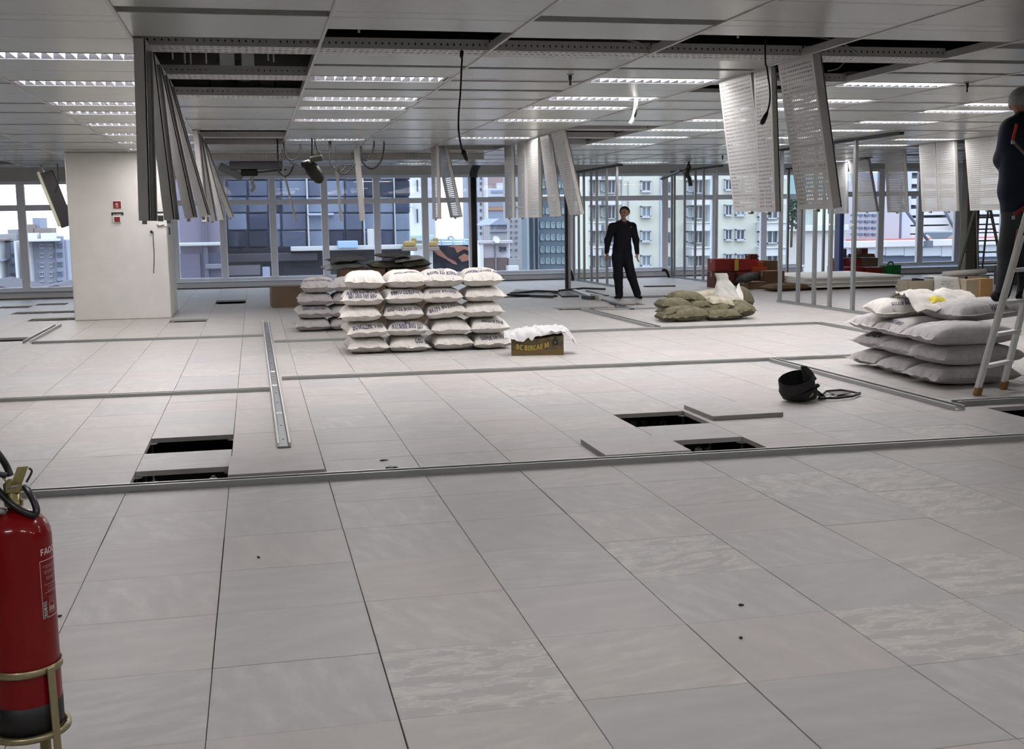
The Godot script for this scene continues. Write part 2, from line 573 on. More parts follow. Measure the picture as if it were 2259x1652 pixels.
# ---------- louvred strip lights
func build_lights():
	var L := 1.16
	var W := 0.34
	var trough := Shape.new()
	trough.quad(Vector3(-L / 2, 0.075, W * 0.22), Vector3(L / 2, 0.075, W * 0.22), Vector3(L / 2, 0.075, -W * 0.22), Vector3(-L / 2, 0.075, -W * 0.22))
	for sg in [1.0, -1.0]:
		trough.quad(Vector3(-L / 2, 0.0, sg * W / 2), Vector3(L / 2, 0, sg * W / 2), Vector3(L / 2, 0.035, sg * W * 0.42), Vector3(-L / 2, 0.035, sg * W * 0.42))
		trough.quad(Vector3(-L / 2, 0.035, sg * W * 0.42), Vector3(L / 2, 0.035, sg * W * 0.42), Vector3(L / 2, 0.075, sg * W * 0.22), Vector3(-L / 2, 0.075, sg * W * 0.22))
		trough.quad(Vector3(sg * L / 2, 0, -W / 2), Vector3(sg * L / 2, 0, W / 2), Vector3(sg * L / 2, 0.08, W / 2), Vector3(sg * L / 2, 0.08, -W / 2))
	var trough_mesh := trough.done()
	var frame := Shape.new()
	for sg in [1.0, -1.0]:
		frame.box(Vector3(0, 0.004, sg * (W / 2 + 0.006)), Vector3(L + 0.04, 0.016, 0.012), 0.002)
		frame.box(Vector3(sg * (L / 2 + 0.012), 0.004, 0), Vector3(0.024, 0.016, W), 0.002)
	frame.box(Vector3(0, 0.09, 0), Vector3(L + 0.02, 0.012, W))
	for sg in [1.0, -1.0]:
		frame.box(Vector3(0, 0.048, sg * (W / 2 + 0.004)), Vector3(L + 0.02, 0.086, 0.006))
		frame.box(Vector3(sg * (L / 2 + 0.006), 0.048, 0), Vector3(0.006, 0.086, W))
	var frame_mesh := frame.done()
	var tube_mesh := Shape.new(true).tube([Vector3(-L / 2 + 0.02, 0.066, 0), Vector3(L / 2 - 0.02, 0.066, 0)], 0.012, 8).done()
	var blade := Shape.new(true)
	for sg in [1.0, -1.0]:      # a parabolic blade: thin below, thicker above
		blade.sheet(func(u, v): return Vector3(sg * (0.002 + 0.011 * v * v), 0.002 + 0.046 * v, (u - 0.5) * W * (0.98 - 0.12 * v)), 4, 5, sg > 0)
	blade.smooth(false).quad(Vector3(-0.013, 0.048, W * 0.43), Vector3(0.013, 0.048, W * 0.43), Vector3(0.013, 0.048, -W * 0.43), Vector3(-0.013, 0.048, -W * 0.43))
	blade.quad(Vector3(-0.002, 0.002, -W * 0.49), Vector3(0.002, 0.002, -W * 0.49), Vector3(0.002, 0.002, W * 0.49), Vector3(-0.002, 0.002, W * 0.49))
	var blade_mesh := blade.done()
	var all_blades := SurfaceTool.new()
	for i in 14:
		all_blades.append_from(blade_mesh, 0, Transform3D(Basis(), Vector3(-L / 2 + L * (i + 0.5) / 14, 0, 0)))
	var louvre_mesh := all_blades.commit()
	var where := {-1: "over the white column", -3: "left of the white column", 1: "right of the first open hole", 3: "right of the long black cable", 5: "behind the big perforated trays", 7: "above the right stud partition", 9: "before the far bright trays", 11: "by the far corner windows"}
	var order := ["nearest", "second", "third", "fourth", "fifth", "sixth", "seventh", "farthest"]
	for l in LIGHTS:
		for k in l[1].size():
			var z: float = l[1][k]
			var x := bay_x(l[0]) + BAY / 2
			var hid: int = l[1].filter(func(v): return v > -4.0).size()  # fixtures out of view, added to brighten the foreground
			var word: String = "behind-camera" if k < hid else ("last" if k == l[1].size() - 1 and k > hid else order[k - hid])
			var t := thing("ceiling_light", ("%s lit louvred strip light in the ceiling bay %s" % [word, where[l[0]]] if k >= hid else "added unseen %s strip light overhead, bay %s" % ["front" if k == 0 else "back", where[l[0]]]), "ceiling light", Vector3(x, CEIL, z), 0, "louvred strip lights in the ceiling")
			obj("frame", frame_mesh, M.white_metal, t)
			obj("reflector", trough_mesh, M.reflector, t)
			for sg in [-1.0, 1.0]: obj("lamp_tube", tube_mesh, M.glow, t, Transform3D(Basis(), Vector3(0, 0, sg * 0.085)))
			if z > -11.0:
				for i in 14:
					obj("louvre_blade", blade_mesh, M.louvre, t, Transform3D(Basis(), Vector3(-L / 2 + L * (i + 0.5) / 14, 0, 0)))
			else:
				obj("louvre", louvre_mesh, M.louvre, t).set_meta("kind", "stuff")
			lamp(t, Vector3(0, LAMP_Y, 0), 0.75 if z > -4.0 else 1.0)
const LAMP_Y := -0.012
func lamp(parent: Node3D, at: Vector3, share := 1.0):
	var a := AreaLight3D.new()
	a.name = "light"
	a.area_size = Vector2(1.1, 0.30)
	a.light_energy = LAMP_ENERGY * share
	a.light_color = Color(1.0, 0.97, 0.955)
	a.shadow_enabled = true
	a.area_range = 40.0
	a.area_attenuation = 2.0
	parent.add_child(a)
	a.position = at
	a.rotation = Vector3(-PI / 2, 0, 0)

# ---------- walls, column, window wall
func window_wall(n: int, z: float, x0: float, x1: float, posts: Array, sill := 0.21, transom := 2.11, head := 2.7):
	var root := struct_root("window_%d" % n)
	var f := Shape.new()
	f.box(Vector3((x0 + x1) / 2, sill, z), Vector3(x1 - x0, 0.09, 0.14), 0.008)
	f.box(Vector3((x0 + x1) / 2, head + 0.03, z), Vector3(x1 - x0, 0.08, 0.12), 0.008)
	obj("frame", f, M.window_frame, root)
	var all := [x0] + posts + [x1]
	for i in all.size():
		obj("mullion", Shape.new().box(Vector3(all[i], (sill + head) / 2, z), Vector3(0.17, head - sill - 0.02, 0.12), 0.01), M.window_frame, root)
	for i in all.size() - 1:
		var a: float = all[i] + 0.085
		var b: float = all[i + 1] - 0.085
		if b - a < 0.05: continue
		obj("transom", Shape.new().box(Vector3((a + b) / 2, transom, z), Vector3(b - a, 0.13, 0.1), 0.008), M.window_frame, root)
		obj("pane", Shape.new().quad_of(a, b, sill + 0.04, transom - 0.06, z), M.glass, root)
		obj("pane", Shape.new().quad_of(a, b, transom + 0.06, head, z), M.glass, root)
func build_shell():
	var zb := -26.6
	window_wall(1, -24.2, -8.9, -2.05, [-7.6, -6.15, -4.17, -2.4], 0.2, 2.0, 2.52)
	window_wall(2, zb, -2.0, 15.7, [-1.08, 0.08, 1.31, 2.6, 3.92, 5.16, 6.38, 9.08, 11.68, 13.12, 14.55])
	window_wall(3, -24.6, 15.75, 24.4, [16.95, 18.1, 19.2, 20.6, 22.0, 23.2], 0.26)
	var sills := [[-24.2, -8.9, -2.05], [zb, -2.0, 15.7], [-24.6, 15.75, 24.4]]
	for k in 3:
		var s: Array = sills[k]
		var cx: float = (s[1] + s[2]) / 2
		var w: float = s[2] - s[1]
		struct("trim_%d" % (k + 1), Shape.new().box(Vector3(cx, 0.085, s[0] + 0.06), Vector3(w, 0.15, 0.22), 0.01).box(Vector3(cx, 0.165, s[0] + 0.1), Vector3(w, 0.02, 0.3), 0.006), M.window_frame)
		struct("wall_back_%d" % (k + 1), Shape.new().box(Vector3(cx, -0.2, s[0] - 0.1), Vector3(w, 0.7, 0.2)), M.concrete)
		struct("wall_header_%d" % (k + 1), Shape.new().box(Vector3(cx, (2.58 if k == 0 else 2.77) + 0.6, s[0] - 0.03), Vector3(w, 1.2, 0.16)), M.wall)
	struct("wall_return", Shape.new().box(Vector3(-2.05, 1.6, -25.4), Vector3(0.1, 4.2, 2.5)), M.wall)
	struct("wall_corner", Shape.new().box(Vector3(15.72, 3.2, -25.6), Vector3(0.1, 1.0, 2.1)), M.wall)
	struct("wall_left", Shape.new().box(Vector3(-9.0, 1.6, -10), Vector3(0.2, 4.2, 29.0)), M.wall)
	struct("wall_right", Shape.new().box(Vector3(24.5, 1.6, -10), Vector3(0.2, 4.2, 29.4)), M.wall)
	struct("wall_behind", Shape.new().box(Vector3(7.75, 1.6, 4.6), Vector3(33.7, 4.2, 0.2)), M.wall)
	# the white column and what is fixed to it
	struct("column", Shape.new().box(Vector3(-1.405, 1.4, -18.1), Vector3(1.57, 2.8, 1.84), 0.012), M.wall)
	var zf := -17.18
	var put := func(x0, y0, x1, y1, d) -> Array:
		var a := at_z(x0, y0, zf)
		var b := at_z(x1, y1, zf)
		return [Vector3((a.x + b.x) / 2, (a.y + b.y) / 2, zf + d / 2), Vector3(absf(b.x - a.x), absf(a.y - b.y), d)]
	var q: Array = put.call(247, 442, 269, 461, 0.008)
	var sg := obj("alarm_sign", Shape.new().box(q[0], q[1], 0.002), M.paper)
	tag(sg, "small square red sign with a white hose symbol on the white column", "sign")
	q = put.call(249, 444, 267.5, 460, 0.011)
	obj("sign_face", Shape.new().box(q[0], q[1], 0.001), M.red_sign, sg)
	var zz := zf + 0.013
	var o: Vector3 = at_z(258, 453, zz)
	var sym := Shape.new(true)
	sym.tube([o + Vector3(-0.02, 0.03, 0), o + Vector3(0.005, 0.035, 0), o + Vector3(0.018, 0.02, 0), o + Vector3(0.0, 0.008, 0), o + Vector3(0.018, -0.005, 0), o + Vector3(0.012, -0.03, 0), o + Vector3(-0.014, -0.032, 0)], 0.005, 6)
	sym.tube([o + Vector3(-0.014, 0.03, 0), o + Vector3(-0.012, -0.03, 0)], 0.005, 6)
	obj("symbol", sym, M.paper, sg)
	q = put.call(245.5, 468.5, 272.5, 475, 0.01)
	var strip := obj("notice_plate", Shape.new().box(q[0], q[1], 0.002), mt(Color(0.13, 0.09, 0.11), 0.5))
	tag(strip, "narrow dark plate with small lettering above the red call point", "sign")
	o = at_z(259, 473.5, zf + 0.0105)
	obj("lettering", lettering("ALARMA", 0.026, func(x, y): return o + Vector3(x, y, 0)), M.paper, strip)
	q = put.call(249, 476, 268, 491, 0.035)
	var cp := obj("call_point", Shape.new().box(q[0], q[1], 0.006), M.paper)
	tag(cp, "white framed red fire alarm button under the dark plate", "alarm button")
	q = put.call(252, 478.5, 265.5, 489.5, 0.04)
	obj("button", Shape.new().box(q[0], q[1], 0.003), M.red_sign, cp)
	q = put.call(344, 468, 369, 499, 0.012)
	var bp := obj("control_plate", Shape.new().box(q[0], q[1], 0.003), M.paper)
	tag(bp, "white plate with a black square near the right edge of the column", "switch plate")
	q = put.call(348, 475.5, 361, 488, 0.02)
	obj("dial", Shape.new().box(q[0], q[1], 0.003), M.black, bp)
	q = put.call(345, 467, 368, 470.5, 0.016)
	obj("strip", Shape.new().box(q[0], q[1], 0.002), M.black, bp)
	obj("clip", Shape.new(true).tube([at_z(346, 496, zf + 0.02), at_z(352, 498.5, zf + 0.02), at_z(362, 496, zf + 0.02)], 0.007, 6), M.black, bp)
	o = at_z(334, 511, zf)
	var wr := obj("loose_wire", Shape.new(true).tube([o, o + Vector3(0.03, -0.01, 0.03), at_z(338, 530, zf + 0.02), at_z(340, 555, zf + 0.015), at_z(340, 580, zf + 0.012), at_z(339, 603, zf + 0.01)], 0.006, 6).tube([o + Vector3(0, 0, -0.004), o + Vector3(0, 0, 0.03)], 0.022, 10), M.black)
	tag(wr, "thin black wire hanging from a hole in the white column", "wire")
	var sl := obj("side_socket", Shape.new().box(Vector3(-0.62, at_z(378, 509, -17.6).y, -17.75), Vector3(0.02, 0.13, 0.28), 0.004), M.black)
	tag(sl, "black oblong socket on the shaded side of the column", "socket")

# ---------- the city beyond the windows
func slab_px(x0: float, y0: float, x1: float, y1: float, z: float, depth: float, base := NAN) -> Array:   # a block whose front lies in the plane z, seen over that window of the picture
	var a := at_z(x0, y0, z)
	var b := at_z(x1, y1, z)
	var lo := b.y if is_nan(base) else base
	return [Vector3((a.x + b.x) / 2, (a.y + lo) / 2, z - depth / 2), Vector3(absf(b.x - a.x), absf(a.y - lo), depth)]
func blk(s: Shape, x0: float, y0: float, x1: float, y1: float, z: float, depth: float, base := NAN, off := Vector3.ZERO, bevel := 0.0) -> Shape:
	var q := slab_px(x0, y0, x1, y1, z, depth, base)
	return s.box(q[0] - off, q[1], bevel)
const DEEP := -24.0
func building(called: String, label: String, x0: float, y0: float, x1: float, z: float, depth: float, m: Material) -> Node3D:
	var q := slab_px(x0, y0, x1, 560, z, depth, DEEP)
	var base := Vector3(q[0].x, DEEP, z)
	var t := thing(called, label, "building", base)
	obj("wall", Shape.new().box(q[0] - base, q[1], 0.05), m, t)
	return t
func part_px(t: Node3D, called: String, x0: float, y0: float, x1: float, y1: float, z: float, depth: float, m: Material, parent: Node = null) -> MeshInstance3D:   # a block standing proud of the plane z by depth
	var q := slab_px(x0, y0, x1, y1, z, depth)
	return obj(called, Shape.new().box(q[0] + Vector3(0, 0, depth) - t.position, q[1], 0.02), m, parent if parent else t)
func win_px(t: Node3D, x0: float, y0: float, x1: float, y1: float, z: float, leaves: int, frame_m: Material, glass_m: Material, sill := true):
	var a := at_z(x0, y0, z) - t.position
	var b := at_z(x1, y1, z) - t.position
	var w := b.x - a.x
	var h := a.y - b.y
	var c := Vector3((a.x + b.x) / 2, (a.y + b.y) / 2, a.z)
	var fw := minf(0.16, w * 0.1)
	var f := Shape.new()
	for sg in [-1.0, 1.0]:
		f.box(c + Vector3(sg * (w / 2 - fw / 2), 0, 0.06), Vector3(fw, h, 0.2))
		f.box(c + Vector3(0, sg * (h / 2 - fw / 2), 0.06), Vector3(w, fw, 0.2))
	for k in range(1, leaves):
		f.box(c + Vector3(-w / 2 + w * k / leaves, 0, 0.06), Vector3(fw, h, 0.16))
	if sill:
		f.box(c + Vector3(0, -h / 2 - fw * 0.6, 0.14), Vector3(w * 1.08, fw, 0.36))
		f.box(c + Vector3(0, h / 2 + fw * 0.4, 0.12), Vector3(w * 1.08, fw, 0.3))
	var o := obj("window", f, frame_m, t)
	obj("pane", Shape.new().box(c + Vector3(0, 0, 0.02), Vector3(w * 0.98, h * 0.98, 0.06)), glass_m, o)
func build_city():
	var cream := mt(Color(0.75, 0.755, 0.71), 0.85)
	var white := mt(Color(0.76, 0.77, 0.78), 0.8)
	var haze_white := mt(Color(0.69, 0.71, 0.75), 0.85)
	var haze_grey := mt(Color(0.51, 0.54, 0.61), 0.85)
	var beige := mt(Color(0.54, 0.54, 0.56), 0.85)
	var rose := mt(Color(0.56, 0.48, 0.48), 0.85)
	var orange := mt(Color(0.61, 0.48, 0.39), 0.85)
	var brown := mt(Color(0.49, 0.45, 0.43), 0.9)
	var teal := mt(Color(0.28, 0.34, 0.39), 0.6)
	var teal_light := mt(Color(0.41, 0.47, 0.52), 0.6)
	var pane := mt(Color(0.30, 0.34, 0.39), 0.12)
	var pane_pale := mt(Color(0.48, 0.56, 0.59), 0.15)
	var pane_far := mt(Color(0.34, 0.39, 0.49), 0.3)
	var blind := mt(Color(0.59, 0.64, 0.66), 0.5)
	var frame := mt(Color(0.71, 0.72, 0.74), 0.5)
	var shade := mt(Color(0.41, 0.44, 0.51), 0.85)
	struct("ground", Shape.new().box(Vector3(40, DEEP - 0.5, -150), Vector3(500, 1, 240)), mt(Color(0.42, 0.42, 0.42), 0.95))
	# far left: pale block with set-back roof
	var z := -110.0
	var t := building("apartment_building", "pale apartment block with a brownish roof house, seen left of the white column", -40, 532, 149, z, 10, mt(Color(0.56, 0.58, 0.64), 0.85))
	part_px(t, "pier", 0, 528, 23, 700, z, 3.0, white)
	part_px(t, "band", 0, 570, 22, 574, z, 3.1, haze_grey)
	part_px(t, "recess_shade", 24, 534, 46, 700, z, 0.3, haze_grey)  # grey tone stands for the shade between the piers
	part_px(t, "pier", 46, 531, 53, 700, z, 2.4, white)
	part_px(t, "pier", 62, 530, 83, 700, z, 2.0, white)
	part_px(t, "wing", 123, 521, 152, 700, z, 0.6, haze_grey)
	part_px(t, "cornice", 62, 527, 137, 531, z, 2.8, white)
	part_px(t, "cornice", 0, 526, 24, 530, z, 3.3, brown)
	part_px(t, "roof_house", 60, 495, 90, 530, z - 4, 3.0, brown)
	part_px(t, "roof_house", 86, 503, 126, 530, z - 4, 3.0, brown)
	part_px(t, "parapet", 62, 514, 88, 528, z, 1.4, white)
	part_px(t, "parapet", 95, 514, 128, 528, z, 1.4, white)
	part_px(t, "lift_tower", 88, 481, 105, 503, z - 6, 4.0, haze_grey)
	part_px(t, "roof_house", 8, 516, 46, 534, z - 2, 2.0, beige)
	part_px(t, "roof_house", 26, 506, 50, 517, z - 4, 2.0, beige)
	for y in [540, 560, 581, 602, 622]:
		win_px(t, 33, y, 44, y + 8, z + 0.3, 2, shade, pane_far, false)
		win_px(t, 88, y - 1, 99, y + 7, z, 2, white, pane_far)
		win_px(t, 109, y - 1, 118, y + 7, z, 2, white, pane_far)
		win_px(t, 126, y - 3, 138, y + 7, z + 0.6, 2, shade, pane_far, false)
		if y > 545: win_px(t, 23.5, y, 31, y + 6, z + 0.3, 2, shade, pane_far, false)
	var rf := thing("tiled_roof", "low dark tiled roof at the foot of the pale apartment block", "roof", at_z(30, 640, -70) + Vector3(0, -3, 0))
	var off := rf.position
	obj("roof", Shape.new().prism([Vector2(-6, -8), Vector2(-6, 2.4), Vector2(-2.4, 3.4), Vector2(-0.6, 3.7), Vector2(1.6, 3.1), Vector2(3.4, 3.45), Vector2(6, 2.6), Vector2(6, -8)], 8, Transform3D(Basis(), Vector3(-1, -0.2, -4))), mt(Color(0.26, 0.25, 0.29), 0.9), rf)
	# the other wing of this building: mirror glass in white bars
	z = -36.0
	t = building("glass_wing", "dark mirror glass wing of the same building seen straight behind the sacks", 478, 300, 906, z, 5, mt(Color(0.30, 0.32, 0.40), 0.5))
	var glass_tones := [mt(Color(0.40, 0.43, 0.52), 0.1, 0.35), mt(Color(0.31, 0.34, 0.44), 0.08, 0.45), mt(Color(0.50, 0.55, 0.64), 0.12, 0.3), mt(Color(0.25, 0.27, 0.34), 0.08, 0.45)]
	var r := RandomNumberGenerator.new()
	r.seed = 12
	var xs := [500, 546, 592, 620, 677, 716, 760, 800, 836, 868, 905]
	var ys := [340, 398, 434, 470, 508, 546]
	for i in xs.size() - 1:
		for j in ys.size() - 1:
			var q := slab_px(xs[i] + 1.2, ys[j] + 1.2, xs[i + 1] - 1.2, ys[j + 1] - 1.2, z, 0.08)
			var b := Basis.from_euler(Vector3(r.randf_range(-0.02, 0.02), r.randf_range(-0.025, 0.025), 0))
			obj("pane", Shape.new().box(Vector3.ZERO, q[1], 0.03), glass_tones[(r.randi() % 7) % 4], t, Transform3D(b, q[0] + Vector3(0, 0, 0.14) - t.position))
	for x in [677, 800, 868]:
		part_px(t, "mullion", x - 2, 340, x + 2.5, 546, z, 0.35, white)
	part_px(t, "ledge", 640, 543.5, 942, 547.5, z, 0.5, white)
	part_px(t, "plinth", 500, 547, 906, 640, z, 0.12, mt(Color(0.17, 0.18, 0.22), 0.2, 0.3))
	part_px(t, "plinth", 500, 560, 700, 574, z, 0.3, mt(Color(0.26, 0.25, 0.29), 0.4))
	part_px(t, "plinth", 500, 585, 575, 606, z, 0.25, mt(Color(0.42, 0.41, 0.45), 0.4))
	part_px(t, "plinth", 578, 588, 596, 612, z, 0.3, mt(Color(0.62, 0.66, 0.74), 0.4))
	part_px(t, "roof_unit", 742, 531, 786, 546, z, 0.7, mt(Color(0.62, 0.74, 0.86), 0.4))
	part_px(t, "panel", 808, 505, 823, 541, z, 0.4, white)
	part_px(t, "beam", 677, 471, 735, 475, z, 0.4, mt(Color(0.66, 0.70, 0.78), 0.4))
	part_px(t, "column", 938, 540, 952, 640, z, 0.5, white)
	part_px(t, "balustrade", 952, 541, 1041, 640, z, 0.15, mt(Color(0.15, 0.16, 0.21), 0.15, 0.3))
	var o := (at_z(995, 566, z + 0.33) - t.position)
	var k := 0.0153
	for poly in [[[-42, 20], [-30, 22], [-8, -2], [8, -10], [14, -18], [4, -16], [-14, -4], [-30, 4]], [[-8, 22], [8, 20], [14, 8], [30, 16], [44, 10], [44, 20], [20, 24], [6, 24]], [[16, -2], [30, 6], [44, 0], [44, -8], [24, -12]]]:
		var pts := []
		for p in poly: pts.append(Vector2(p[0] * k, p[1] * k))
		obj("painted_reflection", Shape.new().prism(pts, 0.03, Transform3D(Basis(), o)), mt(Color(0.55, 0.36, 0.30), 0.5), t)  # orange shapes painted as a blurred reflection in the dark glass
	t = building("grey_side_wall", "plain mauve grey wall with a darker stripe beside the white column", 382, 300, 497, -34.0, 5, mt(Color(0.50, 0.48, 0.55), 0.7))
	part_px(t, "pilaster", 447, 300, 453, 620, -34, 0.2, mt(Color(0.38, 0.37, 0.44), 0.7))
	part_px(t, "base_panel", 385, 560, 449, 700, -34, 0.1, mt(Color(0.42, 0.40, 0.48), 0.6))
	part_px(t, "base_panel", 454, 556, 497, 700, -34, 0.12, mt(Color(0.30, 0.31, 0.39), 0.6))
	part_px(t, "ledge", 454, 582, 497, 592, -34, 0.25, mt(Color(0.46, 0.46, 0.52), 0.6))
	part_px(t, "rail", 385, 535.5, 489, 541, -34, 0.3, white)
	# terrace rail with yellow gear
	var rl := thing("terrace_rail", "pale blue rail with a bent hoop on the terrace behind the sacks", "railing", at_z(990, 541, -37))
	var rs := Shape.new(true)
	for y in [529, 535, 540]: rs.tube([at_z(946, y, -37) - rl.position, at_z(1043, y, -37) - rl.position], 0.035, 6)
	for x in [948, 975, 1000, 1024, 1043]: rs.tube([at_z(x, 526, -37) - rl.position, at_z(x, 545, -37) - rl.position], 0.04, 6)
	obj("bars", rs, mt(Color(0.70, 0.80, 0.90), 0.5), rl)
	var hoop := []
	for i in 9: hoop.append(at_z(995 - 6 * cos(PI * i / 8), 528 - 7 * sin(PI * i / 8), -37) - rl.position)
	obj("hoop", Shape.new(true).tube(hoop, 0.04, 6), mt(Color(0.75, 0.78, 0.80), 0.5), rl)
	for i in 2:
		var p := at_z([903, 951][i], 538, -35.3)
		var y := thing("yellow_machine", ["yellow machine on the terrace left of the white tower foot", "yellow machine on the terrace right of the white tower foot"][i], "machine", p)
		obj("body", Shape.new().box(Vector3.ZERO, Vector3(0.42, 0.2, 0.3), 0.05).box(Vector3(0.16, 0.13, 0), Vector3(0.16, 0.14, 0.2), 0.03), mt(Color(0.58, 0.49, 0.26), 0.5), y)
		obj("foot", Shape.new().box(Vector3(0, -0.16, 0), Vector3(0.5, 0.14, 0.34), 0.02), mt(Color(0.5, 0.45, 0.4), 0.6), y)
	# white tower
	z = -75.0
	t = building("white_tower", "bright white tower with two narrow slit windows", 906, 300, 933, z, 2, white)
	part_px(t, "side_wing", 934, 380, 960, 560, z - 3, 0.5, haze_white)
	part_px(t, "parapet", 897, 446, 908, 458, z, 0.8, white)
	part_px(t, "roof_edge", 898, 519, 952, 530, z, 1.6, mt(Color(0.62, 0.70, 0.72), 0.6))
	for y in [[397, 422], [461, 491]]:
		win_px(t, 918.5, y[0], 922, y[1], z, 1, shade, pane_far, false)
	# hazy blocks
	z = -150.0
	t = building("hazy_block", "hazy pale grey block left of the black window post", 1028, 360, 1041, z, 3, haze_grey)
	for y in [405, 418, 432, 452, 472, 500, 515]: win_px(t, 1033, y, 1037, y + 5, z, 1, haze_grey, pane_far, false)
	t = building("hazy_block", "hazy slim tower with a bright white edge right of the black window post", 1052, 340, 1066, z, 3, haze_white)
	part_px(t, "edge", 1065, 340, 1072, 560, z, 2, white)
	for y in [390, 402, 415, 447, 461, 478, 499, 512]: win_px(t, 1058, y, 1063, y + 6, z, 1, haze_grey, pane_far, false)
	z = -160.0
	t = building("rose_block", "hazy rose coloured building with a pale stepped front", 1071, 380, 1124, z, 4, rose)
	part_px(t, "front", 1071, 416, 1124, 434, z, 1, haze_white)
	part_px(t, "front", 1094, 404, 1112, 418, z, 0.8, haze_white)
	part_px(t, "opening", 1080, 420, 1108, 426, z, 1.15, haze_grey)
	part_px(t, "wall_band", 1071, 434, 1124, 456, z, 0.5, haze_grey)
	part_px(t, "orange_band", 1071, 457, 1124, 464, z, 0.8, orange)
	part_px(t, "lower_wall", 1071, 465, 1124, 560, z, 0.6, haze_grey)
	z = -120.0
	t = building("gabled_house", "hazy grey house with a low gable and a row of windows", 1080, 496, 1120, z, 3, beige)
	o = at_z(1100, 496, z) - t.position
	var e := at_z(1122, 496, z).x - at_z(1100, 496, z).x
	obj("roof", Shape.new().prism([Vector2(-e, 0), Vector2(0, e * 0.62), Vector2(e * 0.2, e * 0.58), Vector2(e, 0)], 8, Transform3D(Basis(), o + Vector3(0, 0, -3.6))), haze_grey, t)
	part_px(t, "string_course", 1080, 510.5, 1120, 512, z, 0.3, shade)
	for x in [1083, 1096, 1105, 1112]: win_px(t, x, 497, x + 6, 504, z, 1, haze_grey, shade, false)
	z = -60.0
	t = building("white_annex", "pinkish white roof block with a satellite dish, right of the black post", 1056, 536, 1125, z, 2, mt(Color(0.80, 0.78, 0.82), 0.8))
	part_px(t, "roof_edge", 1050, 531, 1126, 536, z, 0.6, mt(Color(0.70, 0.68, 0.72), 0.8))
	part_px(t, "under_storey", 1066, 569, 1119, 640, z, 0.2, mt(Color(0.38, 0.32, 0.33), 0.9))
	part_px(t, "lower_wall", 1120, 569, 1148, 640, z, 0.3, beige)
	part_px(t, "drain_pipe", 1090, 540, 1092.5, 610, z, 0.4, beige)
	part_px(t, "corner_post", 1055, 536, 1064, 610, z, 0.5, white)
	part_px(t, "white_board", 1114, 585, 1137, 602, z, 0.9, white)
	win_px(t, 1102, 545, 1116, 553, z, 2, shade, pane_far)
	o = at_z(1094, 529, z + 0.6) - t.position
	var dish := Shape.new(true)
	var pr := []
	for i in 7: pr.append(Vector2(0.22 * i / 6.0, 0.06 * pow(i / 6.0, 2)))
	dish.lathe(pr, 20, Transform3D(Basis.from_euler(Vector3(1.1, 0.4, 0)), o))
	dish.tube([o, o + Vector3(0, -0.2, -0.05)], 0.025, 6)
	obj("dish", dish, white, t)
	z = -130.0
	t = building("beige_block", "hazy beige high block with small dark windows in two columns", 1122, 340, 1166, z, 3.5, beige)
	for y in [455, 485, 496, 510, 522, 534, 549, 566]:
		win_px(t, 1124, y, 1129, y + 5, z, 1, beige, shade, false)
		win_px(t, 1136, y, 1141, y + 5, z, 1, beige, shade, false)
	z = -80.0
	t = building("teal_office_block", "blue grey office block with rows of pale windows behind the thin post", 1164, 300, 1290, z, 2.5, teal)
	for x in [1160, 1172, 1181]: part_px(t, "fin", x, 340, x + 5, 640, z, 0.6, teal_light)
	part_px(t, "band", 1186, 430, 1290, 436, z, 0.3, white)
	for y in [346, 374, 402, 459, 490, 517, 544, 569]:
		for x in [1191, 1203, 1214.5, 1227, 1238.5, 1250, 1261, 1272]:
			win_px(t, x, y, x + 9, y + 13, z, 1, blind, pane_pale, false)
	# cream apartments
	z = -52.0
	t = building("cream_apartment_building", "cream apartment block with balconies behind the metal stud frames", 1296, 300, 1737, z, 2.6, cream)
	part_px(t, "pipe", 1370, 340, 1371.5, 640, z, 0.15, frame)
	part_px(t, "pipe", 1385, 400, 1386.5, 520, z, 0.12, frame)
	part_px(t, "recess_shade", 1455, 300, 1470, 640, z, 0.05, mt(Color(0.62, 0.66, 0.72), 0.8))  # darker strip painted for the vertical shadow in the corner
	part_px(t, "pier", 1560, 300, 1568, 640, z, 0.5, mt(Color(0.86, 0.90, 0.94), 0.8))
	part_px(t, "base_ledge", 1296, 592, 1737, 597, z, 0.7, frame)
	for y in [344, 399, 455, 509, 563]:
		win_px(t, 1412.5, y, 1434, y + 23, z, 2, frame, pane if y < 450 else pane_pale)
		win_px(t, 1597, y - 3, 1613, y + 20, z, 2, frame, pane)
		win_px(t, 1621, y - 3, 1641, y + 20, z, 2, frame, pane_pale if y != 509 else pane)
		# balcony bays: dark opening, door, white parapet
		for bx in [[1513, 1549], [1324, 1357], [1670, 1715], [1299, 1313]]:
			part_px(t, "balcony_recess", bx[0], y - 4, bx[1], y + 31, z, 0.04, mt(Color(0.60, 0.65, 0.66), 0.8))
			win_px(t, bx[0] + (bx[1] - bx[0]) * 0.42, y - 2, bx[1] - 1, y + 28, z + 0.05, 2, frame, pane, false)
			win_px(t, bx[0] + 1, y + 2, bx[0] + (bx[1] - bx[0]) * 0.38, y + 24, z + 0.05, 1, frame, blind, false)
			var pz := part_px(t, "balcony", bx[0] - 2, y + 37, bx[1] + 1, y + 54, z, 1.0, white if bx[0] != 1299 else frame)
			part_px(t, "coping", bx[0] - 3, y + 35, bx[1] + 2, y + 37.5, z, 1.1, frame, pz)
		part_px(t, "side_balcony", 1468, y + 3, 1474, y + 26, z, 0.9, mt(Color(0.35, 0.38, 0.42), 0.7))
	# block with white bands at the corner, with a dark tree
	z = -62.0
	t = building("banded_block", "grey green block with two bright white bands between the studs", 1740, 320, 1858, z, 2, mt(Color(0.66, 0.70, 0.68), 0.8))
	part_px(t, "band", 1737, 432, 1858, 441, z, 0.8, white)
